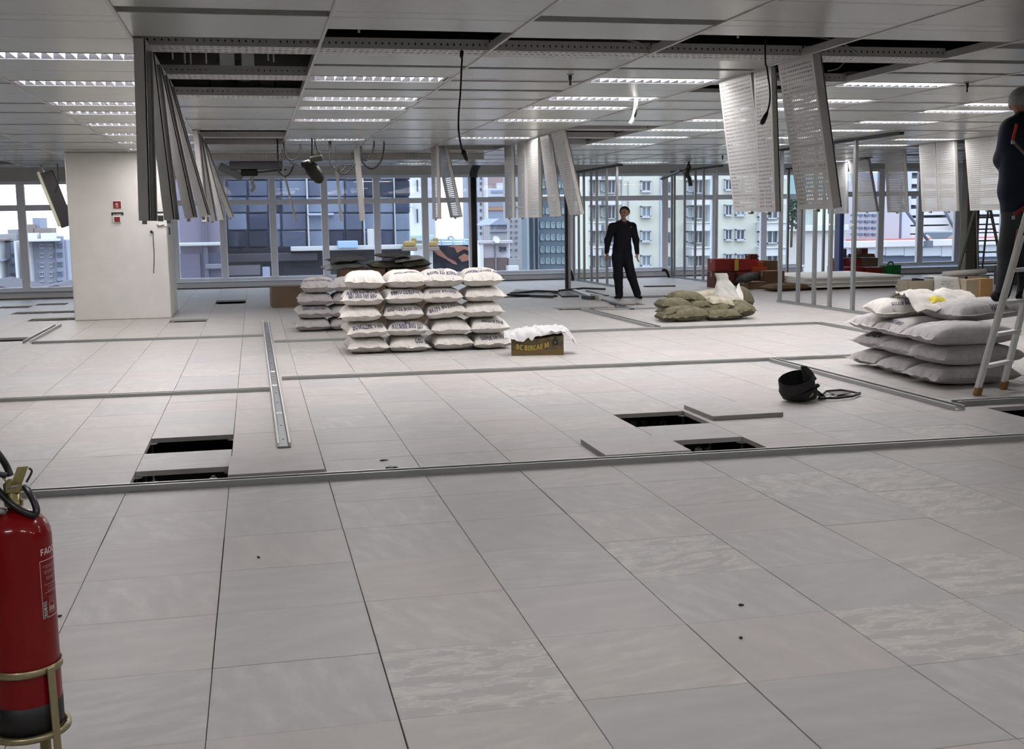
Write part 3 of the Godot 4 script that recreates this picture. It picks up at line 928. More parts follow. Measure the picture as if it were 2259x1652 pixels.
	part_px(t, "band", 1737, 497, 1858, 508, z, 0.8, white)
	part_px(t, "glazing", 1737, 385, 1858, 431, z, 0.2, mt(Color(0.46, 0.58, 0.60), 0.2))
	part_px(t, "glazing", 1800, 452, 1850, 496, z, 0.2, mt(Color(0.78, 0.84, 0.74), 0.4))
	part_px(t, "lower_wall", 1737, 509, 1858, 640, z, 0.3, mt(Color(0.72, 0.71, 0.70), 0.8))
	tree("dark green bush growing against the banded block", at_z(1746, 500, z + 2.2), 1.1)
	# far right: terraced car park with diagonal struts, parapet in front
	z = -70.0
	t = building("terraced_block", "pale terraced block of long white slabs behind the parapet", 1862, 380, 2290, z, 3, mt(Color(0.66, 0.72, 0.82), 0.7))
	for y in [372, 396, 418, 440, 462, 482, 500, 518]:
		part_px(t, "slab", 1948, y, 2290, y + 9, z, 1.6, white)
		part_px(t, "shadow_strip", 1948, y + 9, 2290, y + 12, z, 0.5, mt(Color(0.42, 0.46, 0.56), 0.8))  # dark strip painted as the shade under each slab
	part_px(t, "pier", 1958, 380, 1972, 560, z, 2.0, haze_white)
	part_px(t, "pier", 2066, 440, 2078, 530, z, 2.4, white)
	part_px(t, "side_front", 1862, 400, 1945, 540, z, 2.2, mt(Color(0.68, 0.66, 0.70), 0.8))
	for y in [472, 486, 500, 514]:
		for x in [1875, 1890, 1906, 1922]: part_px(t, "window", x, y, x + 11, y + 5, z + 2.2, 0.2, pane_far)
	part_px(t, "red_band", 1858, 527, 2290, 534, z, 3.2, mt(Color(0.72, 0.42, 0.40), 0.7))
	z = -44.0
	t = thing("parapet_wall", "light grey roof parapet in panels outside the right windows", "parapet", at_z(2050, 582, z))
	var px := 1860.0
	while px < 2290:
		part_px(t, "panel", px + 0.6, 536 + (px - 1860) * 0.012, px + 40, 562 + (px - 1860) * 0.012, z, 0.5, mt(Color(0.68, 0.70, 0.74), 0.8))
		px += 40.6
	part_px(t, "coping", 1858, 532, 2290, 537, z, 0.7, mt(Color(0.78, 0.77, 0.79), 0.7))
	part_px(t, "base", 1858, 562, 2290, 700, z, 0.3, mt(Color(0.30, 0.34, 0.42), 0.7))
	for q in [[1978, 436, 2048, 532, "grey diagonal steel strut outside the third right window"], [2084, 464, 2114, 520, "short grey diagonal strut beside the far stepladder"]]:
		var a := at_z(q[0], q[1], -42)
		var b := at_z(q[2], q[3], -42)
		var m2 := obj("strut", Shape.new(true).tube([a - t.position, b - t.position], 0.07, 8), mt(Color(0.34, 0.36, 0.42), 0.5), t)
		obj("shoe", Shape.new().box(b - t.position + Vector3(0, -0.12, 0), Vector3(0.3, 0.3, 0.3), 0.02), mt(Color(0.34, 0.36, 0.42), 0.5), m2)
	o = at_z(2072, 534, -50)
	var fun := thing("roof_funnel", "grey upside-down pyramid funnel on the roof outside", "funnel", o)
	obj("funnel", Shape.new().lathe([Vector2(0.0, 0.0), Vector2(0.22, 0.02), Vector2(0.95, 0.5), Vector2(0.95, 0.56), Vector2(0, 0.56)], 4, Transform3D(Basis(Vector3.UP, 0.3), Vector3.ZERO)), mt(Color(0.62, 0.66, 0.72), 0.6), fun)
	obj("stem", Shape.new().box(Vector3(0, -0.4, 0), Vector3(0.2, 0.8, 0.2), 0.02), shade, fun)
	obj("plate", Shape.new().prism([Vector2(-1.2, 0.1), Vector2(0, -0.1), Vector2(1.2, 0.12), Vector2(0, 0.3)], 0.5, Transform3D(Basis(), Vector3(-0.1, 1.75, 0))), mt(Color(0.62, 0.66, 0.72), 0.6), fun)
func tree(label: String, at: Vector3, size: float):
	var t := thing("bush", label, "bush", at)
	var s := Shape.new()
	var r := RandomNumberGenerator.new()
	r.seed = 33
	for i in 260:
		var d := Vector3(r.randf_range(-0.5, 0.5), r.randf_range(-0.1, 1.6), r.randf_range(-0.5, 0.5)) * size
		var b := Basis.from_euler(Vector3(r.randf() * TAU, r.randf() * TAU, 0)) * 0.16
		s.quad(d + b.x, d + b.y * 0.6, d - b.x, d - b.y * 0.6)
	obj("foliage", s, mt(Color(0.18, 0.27, 0.19), 0.8), t).set_meta("kind", "stuff")
	obj("trunk", Shape.new(true).tube([Vector3(0, -1.2, 0), Vector3(0.05, 0.6, 0)], 0.07, 6), mt(Color(0.3, 0.24, 0.2), 0.9), t)

# ---------- ceiling panels left hanging by their hinges
func build_trays():
	var Lh := 1.18
	var make := func(w: float, deep: float) -> ArrayMesh:
		var s := Shape.new()
		perf(s, Vector3(0, 0, 0), Vector3(0, 0, -w), Vector3(0, -Lh, 0), int(w / 0.030), 36, 0.30, 0.42, func(i, j): return i == 0 or i == int(w / 0.030) - 1 or j == 0 or j == 35)
		s.quad(Vector3(0, 0, 0), Vector3(deep, 0, 0), Vector3(deep, -Lh, 0), Vector3(0, -Lh, 0))
		s.quad(Vector3(0, 0, -w), Vector3(deep, 0, -w), Vector3(deep, -Lh, -w), Vector3(0, -Lh, -w))
		s.quad(Vector3(0, 0, 0), Vector3(deep, 0, 0), Vector3(deep, 0, -w), Vector3(0, 0, -w))
		s.quad(Vector3(0, -Lh, 0), Vector3(deep, -Lh, 0), Vector3(deep, -Lh, -w), Vector3(0, -Lh, -w))
		return s.done()
	var lips := func(w: float, deep: float) -> ArrayMesh:
		var s := Shape.new()
		s.box(Vector3(deep - 0.006, -Lh / 2, -0.009), Vector3(0.012, Lh, 0.018), 0.002).box(Vector3(deep - 0.006, -Lh / 2, -w + 0.009), Vector3(0.012, Lh, 0.018), 0.002)
		s.box(Vector3(0.012, -Lh - 0.012, -w * 0.5), Vector3(0.03, 0.025, 0.06), 0.003)
		return s.done()
	var H := 5.0 + 0.005
	# hinge x, z of the near edge, width, how far the foot swings out, flange depth, with liner, label
	var set_left := "ceiling trays hanging left of the open holes"
	var set_mid := "trays hanging in the middle distance"
	var set_big := "big perforated trays near the cable"
	var set_far := "trays hanging by the far right windows"
	var list := [
		[0.1, -4.62, 0.6, -0.03, 0.075, true, "nearest hanging grey tray, edge-on, in front of the white column", set_left],
		[0.1, -5.36, 0.6, 0.08, 0.075, true, "second hanging tray from the camera with a bright inner side", set_left],
		[0.1, -6.05, 0.6, 0.19, 0.075, true, "third hanging tray, tilted, with an olive grey hollow inside", set_left],
		[0.1, -6.95, 0.6, 0.27, 0.075, true, "fourth hanging tray, most tilted of those beside the first hole", set_left],
		[0.1, -12.35, 0.6, 0.06, 0.075, true, "first of the thin trays hanging at the second ceiling hole", set_left],
		[0.1, -13.0, 0.6, 0.15, 0.075, true, "second of the thin trays hanging at the second ceiling hole", set_left],
		[0.1, -13.9, 0.6, 0.24, 0.075, true, "third of the thin trays hanging at the second ceiling hole", set_left],
		[0.1, -14.6, 0.6, 0.36, 0.075, true, "last of the thin trays at the second ceiling hole, most tilted", set_left],
		[H, -4.82, 0.6, 0.20, 0.075, false, "big perforated white tray nearest the camera, hanging on the right", set_big],
		[H, -5.95, 0.7, 0.16, 0.06, false, "big perforated white tray hanging left of the black cable", set_big],
		[H, -5.55, 0.34, 0.06, 0.05, false, "narrow plain tray hanging between the two big perforated ones", set_big],
		[H, -12.2, 0.62, 0.26, 0.06, false, "most tilted of the pale trays hanging left of the man", set_mid],
		[H, -12.98, 0.5, 0.14, 0.06, false, "bright lit tray hanging second from the right in the middle group", set_mid],
		[H, -13.6, 0.7, 0.0, 0.06, false, "bright straight tray third from the right in the middle group", set_mid],
		[H, -14.5, 0.5, 0.0, 0.06, false, "shaded straight tray behind the bright ones in the middle group", set_mid],
		[H, -15.45, 0.55, 0.0, 0.06, false, "leftmost slotted tray of the middle group, hanging plumb", set_mid],
		[BAY0 + 3 * BAY + 0.01, -15.6, 0.6, 0.0, 0.06, false, "narrow tray with a bright dotted edge left of the shiny tray", set_mid],
		[BAY0 + 3 * BAY + 0.2, -15.9, 0.95, 0.22, 0.06, false, "shiny tray hanging under the far lamp, left of the black post", set_mid],
		[12.40, -14.35, 0.55, 0.10, 0.06, false, "right one of a pair of bright trays hanging by the far right windows", set_far],
		[12.40, -14.92, 0.5, 0.10, 0.06, false, "left one of a pair of bright trays hanging by the far right windows", set_far],
		[12.40, -13.15, 0.9, 0.15, 0.06, false, "tray hanging directly left of the man on the ladder", set_far],
		[13.1, -17.1, 0.7, 0.10, 0.06, false, "shaded narrow tray hanging near the diagonal strut", set_far],
		[14.2, -20.4, 0.9, 0.25, 0.06, false, "pale tray under the black box at the far right windows", set_far],
		[14.3, -21.6, 0.9, 0.05, 0.06, false, "pale tray left of the black box, beside the stud partition", set_far]]
	for q in list:
		var t := thing("hanging_ceiling_tray", q[6], "ceiling tray", Vector3(q[0], CEIL - 0.01, q[1]), 0.0, q[7])
		t.rotation.z = asin(q[3] / Lh)
		obj("face", make.call(q[2], q[4]), M.white_metal, t)
		obj("edge_lip", lips.call(q[2], q[4]), M.galv, t)
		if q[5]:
			obj("shaded_liner", Shape.new(true).sheet(func(u, v): return Vector3(0.006 + 0.03 * pow(2 * u - 1, 2), -0.02 - (Lh - 0.04) * v, -0.02 - (q[2] - 0.04) * u), 8, 2), M.tray_in_shade, t)  # curved inner sheet, shade of the unlit hollow put into its colour
		var hg := Shape.new()
		for k in [0.18, 0.82]: hg.box(Vector3(0.012, 0.004, -q[2] * k), Vector3(0.02, 0.02, 0.07), 0.003)
		obj("hinge", hg, M.galv, t)
	# far left: dark flap on its hinge, and thin hanging channels in the middle
	var top := at_z(88, 379, -21.5)
	var foot := at_z(136, 499, -21.5)
	var fl := thing("hanging_flap", "dark narrow flap with a bright edge hanging slanted at the far left window", "ceiling flap", top)
	var d := foot - top
	obj("panel", Shape.new().bar(Vector3(0.12, 0, 0), d + Vector3(0.12, 0, 0), 0.26, 0.05, 0.01, Vector3(0, 0, 1)), mt(Color(0.20, 0.20, 0.22), 0.5), fl)
	obj("arm", Shape.new().bar(Vector3(0.1, -0.05, 0), Vector3(0.02, CEIL - top.y + 0.01, 0), 0.03, 0.03), M.galv, fl)
	obj("edge", Shape.new().bar(Vector3(-0.03, 0, 0.03), d + Vector3(-0.03, 0, 0.03), 0.06, 0.09, 0.01, Vector3(0, 0, 1)), mt(Color(0.88, 0.88, 0.78), 0.4), fl)
	for q in [[786, 324, 800, 487, -15.2, 0.085, "pale metal channel hanging vertically right of the cable loops"], [624, 372, 653, 487, -16.5, 0.035, "thin pale rod hanging slanted left of the black hood"], [742, 372, 745, 488, -16.0, 0.04, "thin pale strip hanging right of the black hood"]]:
		var a := at_z(q[0], q[1], q[4])
		var b := at_z(q[2], q[3], q[4])
		if q[5] < 0.07 and q[0] > 700: b.x = a.x + 0.05
		var h := thing("hanging_channel", q[6], "metal channel", a)
		var s := Shape.new()
		s.bar(Vector3.ZERO, b - a, q[5], 0.006, 0.0, Vector3(0, 0, 1))
		for sg in [-1.0, 1.0]: s.bar(Vector3(sg * q[5] / 2, 0, 0.015), b - a + Vector3(sg * q[5] / 2, 0, 0.015), 0.004, 0.035, 0.0, Vector3(0, 0, 1))
		obj("channel", s, M.white_metal, h)
		obj("hook", Shape.new(true).tube([Vector3(0, -0.03, 0.01), Vector3(0, 0.04, 0.0), Vector3(0, maxf(CEIL - a.y, 0.02), 0)], 0.004, 5), M.galv, h)

# ---------- cables, hoods, ducts in and under the ceiling
func px_path(pts: Array, z: float) -> Array:
	var out := []
	for p in pts: out.append(at_z(p[0], p[1], z))
	return out
func smooth_path(pts: Array, per := 5) -> Array:
	var c := Curve3D.new()
	for i in pts.size():
		var a: Vector3 = pts[maxi(i - 1, 0)]
		var b: Vector3 = pts[mini(i + 1, pts.size() - 1)]
		var h := (b - a) / 6.0
		c.add_point(pts[i], -h, h)
	var out := []
	for i in (pts.size() - 1) * per + 1:
		out.append(c.samplef(float(i) / per))
	return out
func cable(label: String, pts: Array, z: float, r: float, m: Material, to_ceiling := true, group := "") -> MeshInstance3D:
	var p := px_path(pts, z)
	if to_ceiling: p.push_front(Vector3(p[0].x, 3.76 if p[0].y > CEIL - 0.02 or (p[0].x < 1.3 and z < -12.0) else CEIL + 0.02, p[0].z))
	var o := obj("cable", Shape.new(true).tube(smooth_path(p), r, 7), m)
	tag(o, label, "cable", group)
	return o
func build_ceiling_clutter():
	var c := cable("long black cable hanging straight down in the middle of the picture", [[1019, 96], [1018, 150], [1016, 200], [1012, 250], [1012, 290], [1018, 325], [1022, 335]], -5.0, 0.0075, M.rubber)
	obj("plug", Shape.new(true).tube(smooth_path(px_path([[1020, 330], [1024, 338], [1028, 348], [1030, 354]], -5.0), 3), [0.008, 0.014, 0.02, 0.022, 0.021, 0.018, 0.018, 0.016, 0.012, 0.01], 8), M.rubber, c)
	obj("plug_tip", Shape.new(true).tube(px_path([[1029, 350], [1031, 357]], -5.0), 0.008, 6), M.galv, c)
	obj("coupler", Shape.new(true).tube(px_path([[1019, 110], [1019, 114], [1018, 124], [1018, 128]], -5.0), [0.008, 0.014, 0.014, 0.008], 8), M.rubber, c)
	c = cable("black cable with a dark plug hanging between the big perforated trays", [[1688, 108], [1692, 150], [1698, 195], [1698, 225], [1692, 250]], -4.75, 0.007, M.rubber)
	obj("plug", Shape.new(true).tube(px_path([[1693, 247], [1688, 258], [1682, 270], [1679, 274]], -4.75), [0.01, 0.018, 0.02, 0.012], 8), M.rubber, c)
	c = cable("short white conduit end hanging from the ceiling", [[1403, 226], [1401, 242], [1397, 260], [1390, 273]], -8.3, 0.02, mt(Color(0.75, 0.75, 0.74), 0.5))
	obj("dark_core", Shape.new(true).tube(px_path([[1402, 226], [1405, 240], [1400, 258]], -8.28), 0.012, 6), M.rubber, c)
	var zc := -14.6
	cable("black cable loop hanging at the corner of the second hole", [[627, 325], [632, 346], [643, 353], [656, 347], [663, 330], [662, 318]], zc, 0.011, M.rubber, true, "cable loops under the ceiling")
	cable("black cable sagging low from the loop into the black hood", [[627, 325], [640, 355], [655, 363], [672, 368], [690, 352]], zc - 0.1, 0.013, M.rubber, true, "cable loops under the ceiling")
	cable("black cable loop hanging down before the first mirror window", [[614, 362], [617, 380], [628, 389], [640, 382], [648, 365]], zc - 0.6, 0.012, M.rubber, true, "cable loops under the ceiling")
	cable("short black cable end left of the pale channel", [[724, 300], [729, 312], [729, 325], [728, 338]], zc, 0.011, M.rubber, true, "cable loops under the ceiling")
	cable("wide upper black cable loop beside the pale channel", [[825, 300], [823, 330], [812, 350], [804, 354], [798, 345], [797, 325]], zc, 0.012, M.rubber, true, "cable loops under the ceiling")
	cable("wide lower black cable loop beside the pale channel", [[847, 322], [843, 350], [830, 368], [817, 372], [803, 362], [796, 345], [797, 322]], zc - 0.15, 0.012, M.rubber, true, "cable loops under the ceiling")
	cable("tangled black cable figure right of the black hood", [[728, 358], [740, 372], [748, 380], [757, 384], [768, 380], [780, 366], [784, 363], [765, 364], [750, 364], [745, 370], [752, 378], [764, 366]], zc, 0.010, M.rubber, true, "cable loops under the ceiling")
	cable("thin black lead hanging by the far left window", [[128, 385], [126, 405], [122, 425]], -21.0, 0.012, M.rubber)
	# black hood with its grey box
	zc = -14.0
	var a := at_z(694, 340, zc)
	var h := thing("black_hood", "black wedge shaped hood hanging from cables under a grey box", "ceiling fixture", a)
	var rel := func(x, y, dz := 0.0): return at_z(x, y, zc) - a + Vector3(0, 0, dz)
	obj("hood", Shape.new(true).tube([rel.call(664, 361), rel.call(676, 362), rel.call(688, 372), rel.call(700, 388), rel.call(706, 400), rel.call(708, 404)], [0.03, 0.075, 0.105, 0.1, 0.065, 0.02], 12), M.black, h)
	obj("box", Shape.new().bar(rel.call(684, 352), rel.call(712, 348), 0.1, 0.085, 0.015), mt(Color(0.30, 0.30, 0.27), 0.6), h)
	obj("stem", Shape.new(true).tube([rel.call(688, 292), rel.call(688, 345)], 0.012, 6), M.rubber, h)
	obj("rod", Shape.new(true).tube([rel.call(694, 300), rel.call(694, 340)], 0.01, 6), M.galv, h)
	obj("lead", Shape.new(true).tube(smooth_path([rel.call(693, 300), rel.call(698, 325), rel.call(708, 342)]), 0.009, 6), M.rubber, h)
	# fan coil hanging at the far end of the second hole
	zc = -18.6
	a = at_z(560, 372, zc)
	h = thing("ceiling_unit", "dark metal ceiling unit with slanted braces hanging before the mirror windows", "ceiling unit", a)
	obj("case", Shape.new().box(at_z(565, 365, zc) - a, Vector3(0.95, 0.14, 0.5), 0.02), mt(Color(0.38, 0.39, 0.41), 0.5), h)
	obj("brace", Shape.new().bar(at_z(484, 366, zc) - a, at_z(535, 392, zc) - a, 0.14, 0.06, 0.01, Vector3(0, 0, 1)), mt(Color(0.45, 0.46, 0.48), 0.4), h)
	obj("motor", Shape.new().box(at_z(550, 381, zc) - a, Vector3(0.3, 0.12, 0.2), 0.02), M.black, h)
	obj("bracket", Shape.new().bar(at_z(528, 384, zc) - a, at_z(632, 374, zc) - a, 0.03, 0.03, 0.0), M.dark_steel, h)
	obj("hose", Shape.new(true).tube(smooth_path([at_z(556, 388, zc) - a, at_z(557, 405, zc) - a, at_z(560, 414, zc) - a, at_z(553, 423, zc) - a]), 0.03, 8), mt(Color(0.62, 0.62, 0.60), 0.6), h)
	# ducts above the first hole
	for i in 2:
		var p := at_z([490, 545][i], 194, -9.3)
		var dct := thing("air_duct", ["left pale round air duct in the first ceiling hole", "right pale round air duct in the first ceiling hole"][i], "air duct", p)
		obj("pipe", Shape.new(true).tube(smooth_path([Vector3(-0.02, 0.1, 0.7), Vector3(0, 0.06, 0.35), Vector3(0.02, 0, 0), Vector3(0.1, 0.0, -0.5)]), 0.115, 16), mt(Color(0.86, 0.86, 0.84), 0.6), dct)
		obj("collar", Shape.new(true).tube([Vector3(0, 0.04, 0.2), Vector3(0.01, 0.03, 0.12)], 0.122, 16), mt(Color(0.32, 0.31, 0.36), 0.5), dct)
	for q in [[484, 128, 518, 152, -8.1, "left bright duct box hanging in the first ceiling hole"], [532, 128, 562, 156, -8.0, "right bright duct box hanging in the first ceiling hole"]]:
		var b := slab_px(q[0], q[1], q[2], q[3], q[4], 0.4)
		var o := thing("duct_box", q[5], "duct box", b[0])
		obj("case", Shape.new().box(Vector3(0, 0.04, 0), b[1] + Vector3(0, 0.1, 0), 0.008), mt(Color(0.84, 0.86, 0.88), 0.5), o)
		obj("flange", Shape.new().box(Vector3(0, -b[1].y / 2 - 0.01, 0), b[1] * Vector3(1.08, 0, 1.08) + Vector3(0, 0.015, 0), 0.003), M.galv, o)
	var rods := [[381, 72, 131], [455, 128, 140], [408, 128, 140], [421, 128, 142], [592, 126, 134], [604, 126, 137], [792, 64, 72], [1628, 76, 84]]
	for i in rods.size():
		var q: Array = rods[i]
		var zz := -7.4 if q[0] < 700 else -4.6
		var p := at_z(q[0], q[2], zz)
		var o := obj("hanger_rod", Shape.new(true).tube([p, Vector3(p.x, 3.74, p.z)], 0.009, 6), mt(Color(0.66, 0.66, 0.64), 0.5))
		tag(o, ["thin hanger rod at the back of the first ceiling hole, farthest left", "pale hanger rod stub left of the duct boxes", "first of two slanted hanger rods in the first hole", "second of two slanted hanger rods in the first hole", "short hanger rod right of the duct boxes", "pale hanger rod end right of the duct boxes", "small white rod tip below the dark slot at top centre", "small white rod tip over the right open ceiling slot"][i], "hanger rod", "hanger rods in the open ceiling")
	# duct in the big right hole and the round duct behind the lit lamp
	a = Vector3(5.3, 3.25, -5.2)
	h = thing("air_duct", "dark round duct crossing the big open ceiling hole on the right", "air duct", a)
	obj("pipe", Shape.new(true).tube([Vector3(-1.6, 0, 0), Vector3(3.2, 0.02, 0.1)], 0.15, 14), mt(Color(0.20, 0.20, 0.20), 0.6), h)
	obj("strap", Shape.new(true).tube([Vector3(0.4, 0, 0.01), Vector3(0.44, 0, 0.01)], 0.16, 14), M.galv, h)
	for q in [[[[1790, 80], [1850, 92], [1890, 116]], -4.9, "thin pale wire crossing the big right ceiling hole"], [[[1868, 130], [1850, 150], [1826, 156]], -5.6, "second thin wire curling in the big right ceiling hole"], [[[1383, 88], [1410, 94], [1438, 106]], -4.6, "thin pale wire lying over the ceiling slot in the middle"]]:
		var o := obj("wire", Shape.new(true).tube(smooth_path(px_path(q[0], q[1])), 0.006, 5), mt(Color(0.55, 0.55, 0.52), 0.6))
		tag(o, q[2], "wire")
	a = at_z(1530, 190, -8.2)
	h = thing("round_duct_end", "pale round duct end sticking out of a ceiling gap left of the big trays", "air duct", a)
	obj("mouth", Shape.new(true).tube(smooth_path([Vector3(-0.13, 0.16, -0.2), Vector3(-0.05, 0.07, -0.05), Vector3(0.1, 0.06, 0.05), Vector3(0.2, 0.16, 0.1)]), 0.075, 14), mt(Color(0.62, 0.62, 0.62), 0.4, 0.3), h)
	obj("rim", Shape.new(true).tube([Vector3(0.17, 0.13, 0.085), Vector3(0.2, 0.16, 0.1)], 0.085, 14), mt(Color(0.45, 0.45, 0.48), 0.4, 0.3), h)
	a = at_z(1352, 165, -6.5)
	h = thing("spotlight", "small round dark ceiling spot at the end of a lit strip light", "ceiling spot", a)
	obj("ring", Shape.new(true).lathe([Vector2(0.05, 0.012), Vector2(0.075, -0.008), Vector2(0.085, 0.0), Vector2(0.085, 0.05), Vector2(0.0, 0.05)], 20), M.dark_steel, h)
	obj("lens", Shape.new(true).lathe([Vector2(0, 0.0), Vector2(0.05, 0.012)], 16), M.steel, h)
	# sprinkler-like stubs
	for q in [[1258, 180, "small dark stub under the ceiling right of the long cable"], [2133, 196, "small dark stub under the ceiling near the ladder man"], [1594, 350, "small dark stub under the ceiling above the cream building"]]:
		var p := at_y(q[0], q[1], CEIL - 0.06)
		var t := thing("sprinkler", q[2], "sprinkler", p)
		obj("stem", Shape.new(true).lathe([Vector2(0, -0.03), Vector2(0.012, -0.03), Vector2(0.008, 0.0), Vector2(0.016, 0.02), Vector2(0.016, 0.065), Vector2(0, 0.065)], 10), M.dark_steel, t)
		obj("rosette", Shape.new(true).lathe([Vector2(0, 0.052), Vector2(0.03, 0.054), Vector2(0.03, 0.06), Vector2(0, 0.062)], 14), M.steel, t)
	# black boxes at the right: speaker and bent dark hose by the studs
	a = at_z(1908, 345, -19.8)
	h = thing("ceiling_speaker", "black box hanging under the ceiling over the far pale trays", "ceiling box", a)
	obj("case", Shape.new().box(Vector3(0, 0.02, 0), Vector3(0.26, 0.12, 0.3), 0.02).box(Vector3(-0.13, 0.06, 0), Vector3(0.2, 0.03, 0.3), 0.01), M.black, h)
	obj("clamp", Shape.new(true).tube([Vector3(-0.16, -0.06, 0.1), Vector3(-0.05, -0.05, 0.1), Vector3(0.02, -0.05, 0.1)], 0.018, 6), M.steel, h)
	obj("hanger", Shape.new().box(Vector3(0.02, 0.2, 0), Vector3(0.04, 0.3, 0.04)), M.dark_steel, h)
	zc = -21.5
	a = at_z(1522, 360, zc)
	h = thing("hanging_hose", "black kinked hose hanging from the ceiling in front of the studs", "hose", a)
	obj("strap", Shape.new(true).tube([at_z(1526, 345, zc) - a, at_z(1517, 366, zc) - a], 0.025, 7), M.rubber, h)
	obj("hose", Shape.new(true).tube(smooth_path([at_z(1517, 366, zc) - a, at_z(1523, 372, zc) - a, at_z(1514, 380, zc) - a, at_z(1521, 394, zc) - a, at_z(1524, 410, zc) - a]), [0.06, 0.07, 0.06, 0.05, 0.045, 0.04, 0.05, 0.06, 0.065, 0.07, 0.07, 0.07, 0.065, 0.06, 0.05, 0.05, 0.05, 0.05, 0.05, 0.05, 0.05], 8), M.black, h)

# ---------- floor and wall tracks, steel studs
func channel(s: Shape, a: Vector3, b: Vector3, w: float, h: float):   # a U of sheet steel lying open side up
	var d := (b - a).normalized()
	var side := Vector3.UP.cross(d).normalized()
	var up := Vector3(0, 0.0015, 0)
	s.bar(a + up, b + up, w, 0.002)
	for sg in [-1.0, 1.0]:
		s.bar(a + side * (sg * w / 2) + Vector3(0, h / 2, 0), b + side * (sg * w / 2) + Vector3(0, h / 2, 0), 0.003, h, 0.0006)
		s.bar(a + side * (sg * (w / 2 - 0.004)) + Vector3(0, h, 0), b + side * (sg * (w / 2 - 0.004)) + Vector3(0, h, 0), 0.01, 0.002)
func build_tracks():
	var list := [
		[-0.9, -3.66, 8.0, -3.49, 0.075, 0.035, "long grey steel floor track crossing the whole floor in front of the open holes"],
		[-2.4, -7.78, 0.9, -7.68, 0.075, 0.03, "steel floor track left of the long aisle track, halfway back"],
		[1.03, -8.43, 7.5, -8.27, 0.075, 0.03, "steel floor track running from the aisle track past the black bag"],
		[0.96, -4.76, 0.94, -15.65, 0.09, 0.03, "wide steel track running away from the camera with taped joints"],
		[-2.2, -13.33, 0.88, -13.22, 0.075, 0.03, "steel floor track in front of the white column"],
		[-2.28, -13.35, -2.3, -16.2, 0.09, 0.04, "short steel track beside the white column running back to the holes"],
		[1.02, -12.28, 8.85, -12.14, 0.075, 0.03, "steel floor track passing behind the sack stack and the brown box"],
		[8.86, -12.18, 8.84, -10.4, 0.075, 0.03, "steel track running back towards the right sack stack"],
		[6.3, -8.2, 6.32, -4.75, 0.09, 0.035, "steel track running past the black bag towards the ladder"],
		[6.42, -4.98, 8.6, -4.98, 0.09, 0.04, "short steel track at the foot of the ladder beside the open hole"],
		[6.37, -16.0, 6.42, -12.3, 0.09, 0.04, "steel track running back left of the olive sandbags"],
		[6.55, -15.9, 8.9, -15.8, 0.075, 0.025, "thin steel track behind the olive sandbags"]]
	for i in list.size():
		var q: Array = list[i]
		var a := Vector3(q[0], 0, q[1])
		var b := Vector3(q[2], 0, q[3])
		var t := thing("floor_track", q[6], "floor track", a, 0.0, "steel floor tracks")
		var s := Shape.new()
		channel(s, Vector3.ZERO, b - a, q[4], q[5])
		obj("channel", s, M.galv, t)
		var lip_highlight := Shape.new()
		var dd := (b - a).normalized()
		var sd := Vector3.UP.cross(dd).normalized()
		for sg in [-1.0, 1.0]: lip_highlight.bar(sd * (sg * (q[4] / 2 - 0.005)) + Vector3(0, q[5] + 0.0015, 0), b - a + sd * (sg * (q[4] / 2 - 0.005)) + Vector3(0, q[5] + 0.0015, 0), 0.012, 0.002)
		obj("lip", lip_highlight, mt(Color(0.80, 0.80, 0.79), 0.4, 0.3), t)  # lighter steel along the lip tops paints the bright highlight line
		var sc := Shape.new()
		var n := int((b - a).length() / 0.6)
		for k in n: sc.box((b - a) * ((k + 0.5) / n) + Vector3(0, 0.005, 0), Vector3(0.012, 0.004, 0.012), 0.001)
		obj("screws", sc, M.dark_steel, t).set_meta("kind", "stuff")
		if i == 3:
			for k in [0.14, 0.30, 0.40]: obj("tape", Shape.new().box((b - a) * k + Vector3(0, 0.004, 0), Vector3(0.05, 0.003, 0.08)), M.paper, t)
			obj("end_clip", Shape.new().box(Vector3(0, 0.008, 0.01), Vector3(0.095, 0.012, 0.03), 0.002), M.galv, t)
func stud_wall(label: String, x: float, z0: float, z1: float, feet: Array, top := CEIL, wide := 0.05) -> Node3D:
	var t := thing("stud_partition", label, "stud partition", Vector3(x, 0, z0), 0.0, "steel stud partitions")
	var s := Shape.new()
	channel(s, Vector3.ZERO, Vector3(0, 0, z1 - z0), 0.07, 0.04)
	obj("bottom_track", s, M.galv, t)
	var c := Shape.new()
	c.bar(Vector3(0, top - 0.012, 0), Vector3(0, top - 0.012, z1 - z0), 0.07, 0.003)
	for sg in [-1.0, 1.0]: c.bar(Vector3(sg * 0.035, top - 0.03, 0), Vector3(sg * 0.035, top - 0.03, z1 - z0), 0.003, 0.04)
	obj("top_track", c, M.dark_steel, t)
	for f in feet:
		var d := Shape.new()
		var h: float = top - 0.02
		d.box(Vector3(0, h / 2, 0), Vector3(0.004, h, wide), 0.001)
		d.box(Vector3(0.025, h / 2, wide / 2), Vector3(0.05, h, 0.004), 0.001).box(Vector3(0.025, h / 2, -wide / 2), Vector3(0.05, h, 0.004), 0.001)
		d.box(Vector3(0.05, h / 2, wide / 2 - 0.008), Vector3(0.004, h, 0.016)).box(Vector3(0.05, h / 2, -wide / 2 + 0.008), Vector3(0.004, h, 0.016))
		obj("stud", d, M.galv, t, Transform3D(Basis(), Vector3(-0.02, 0.004, f - z0)))
	return t
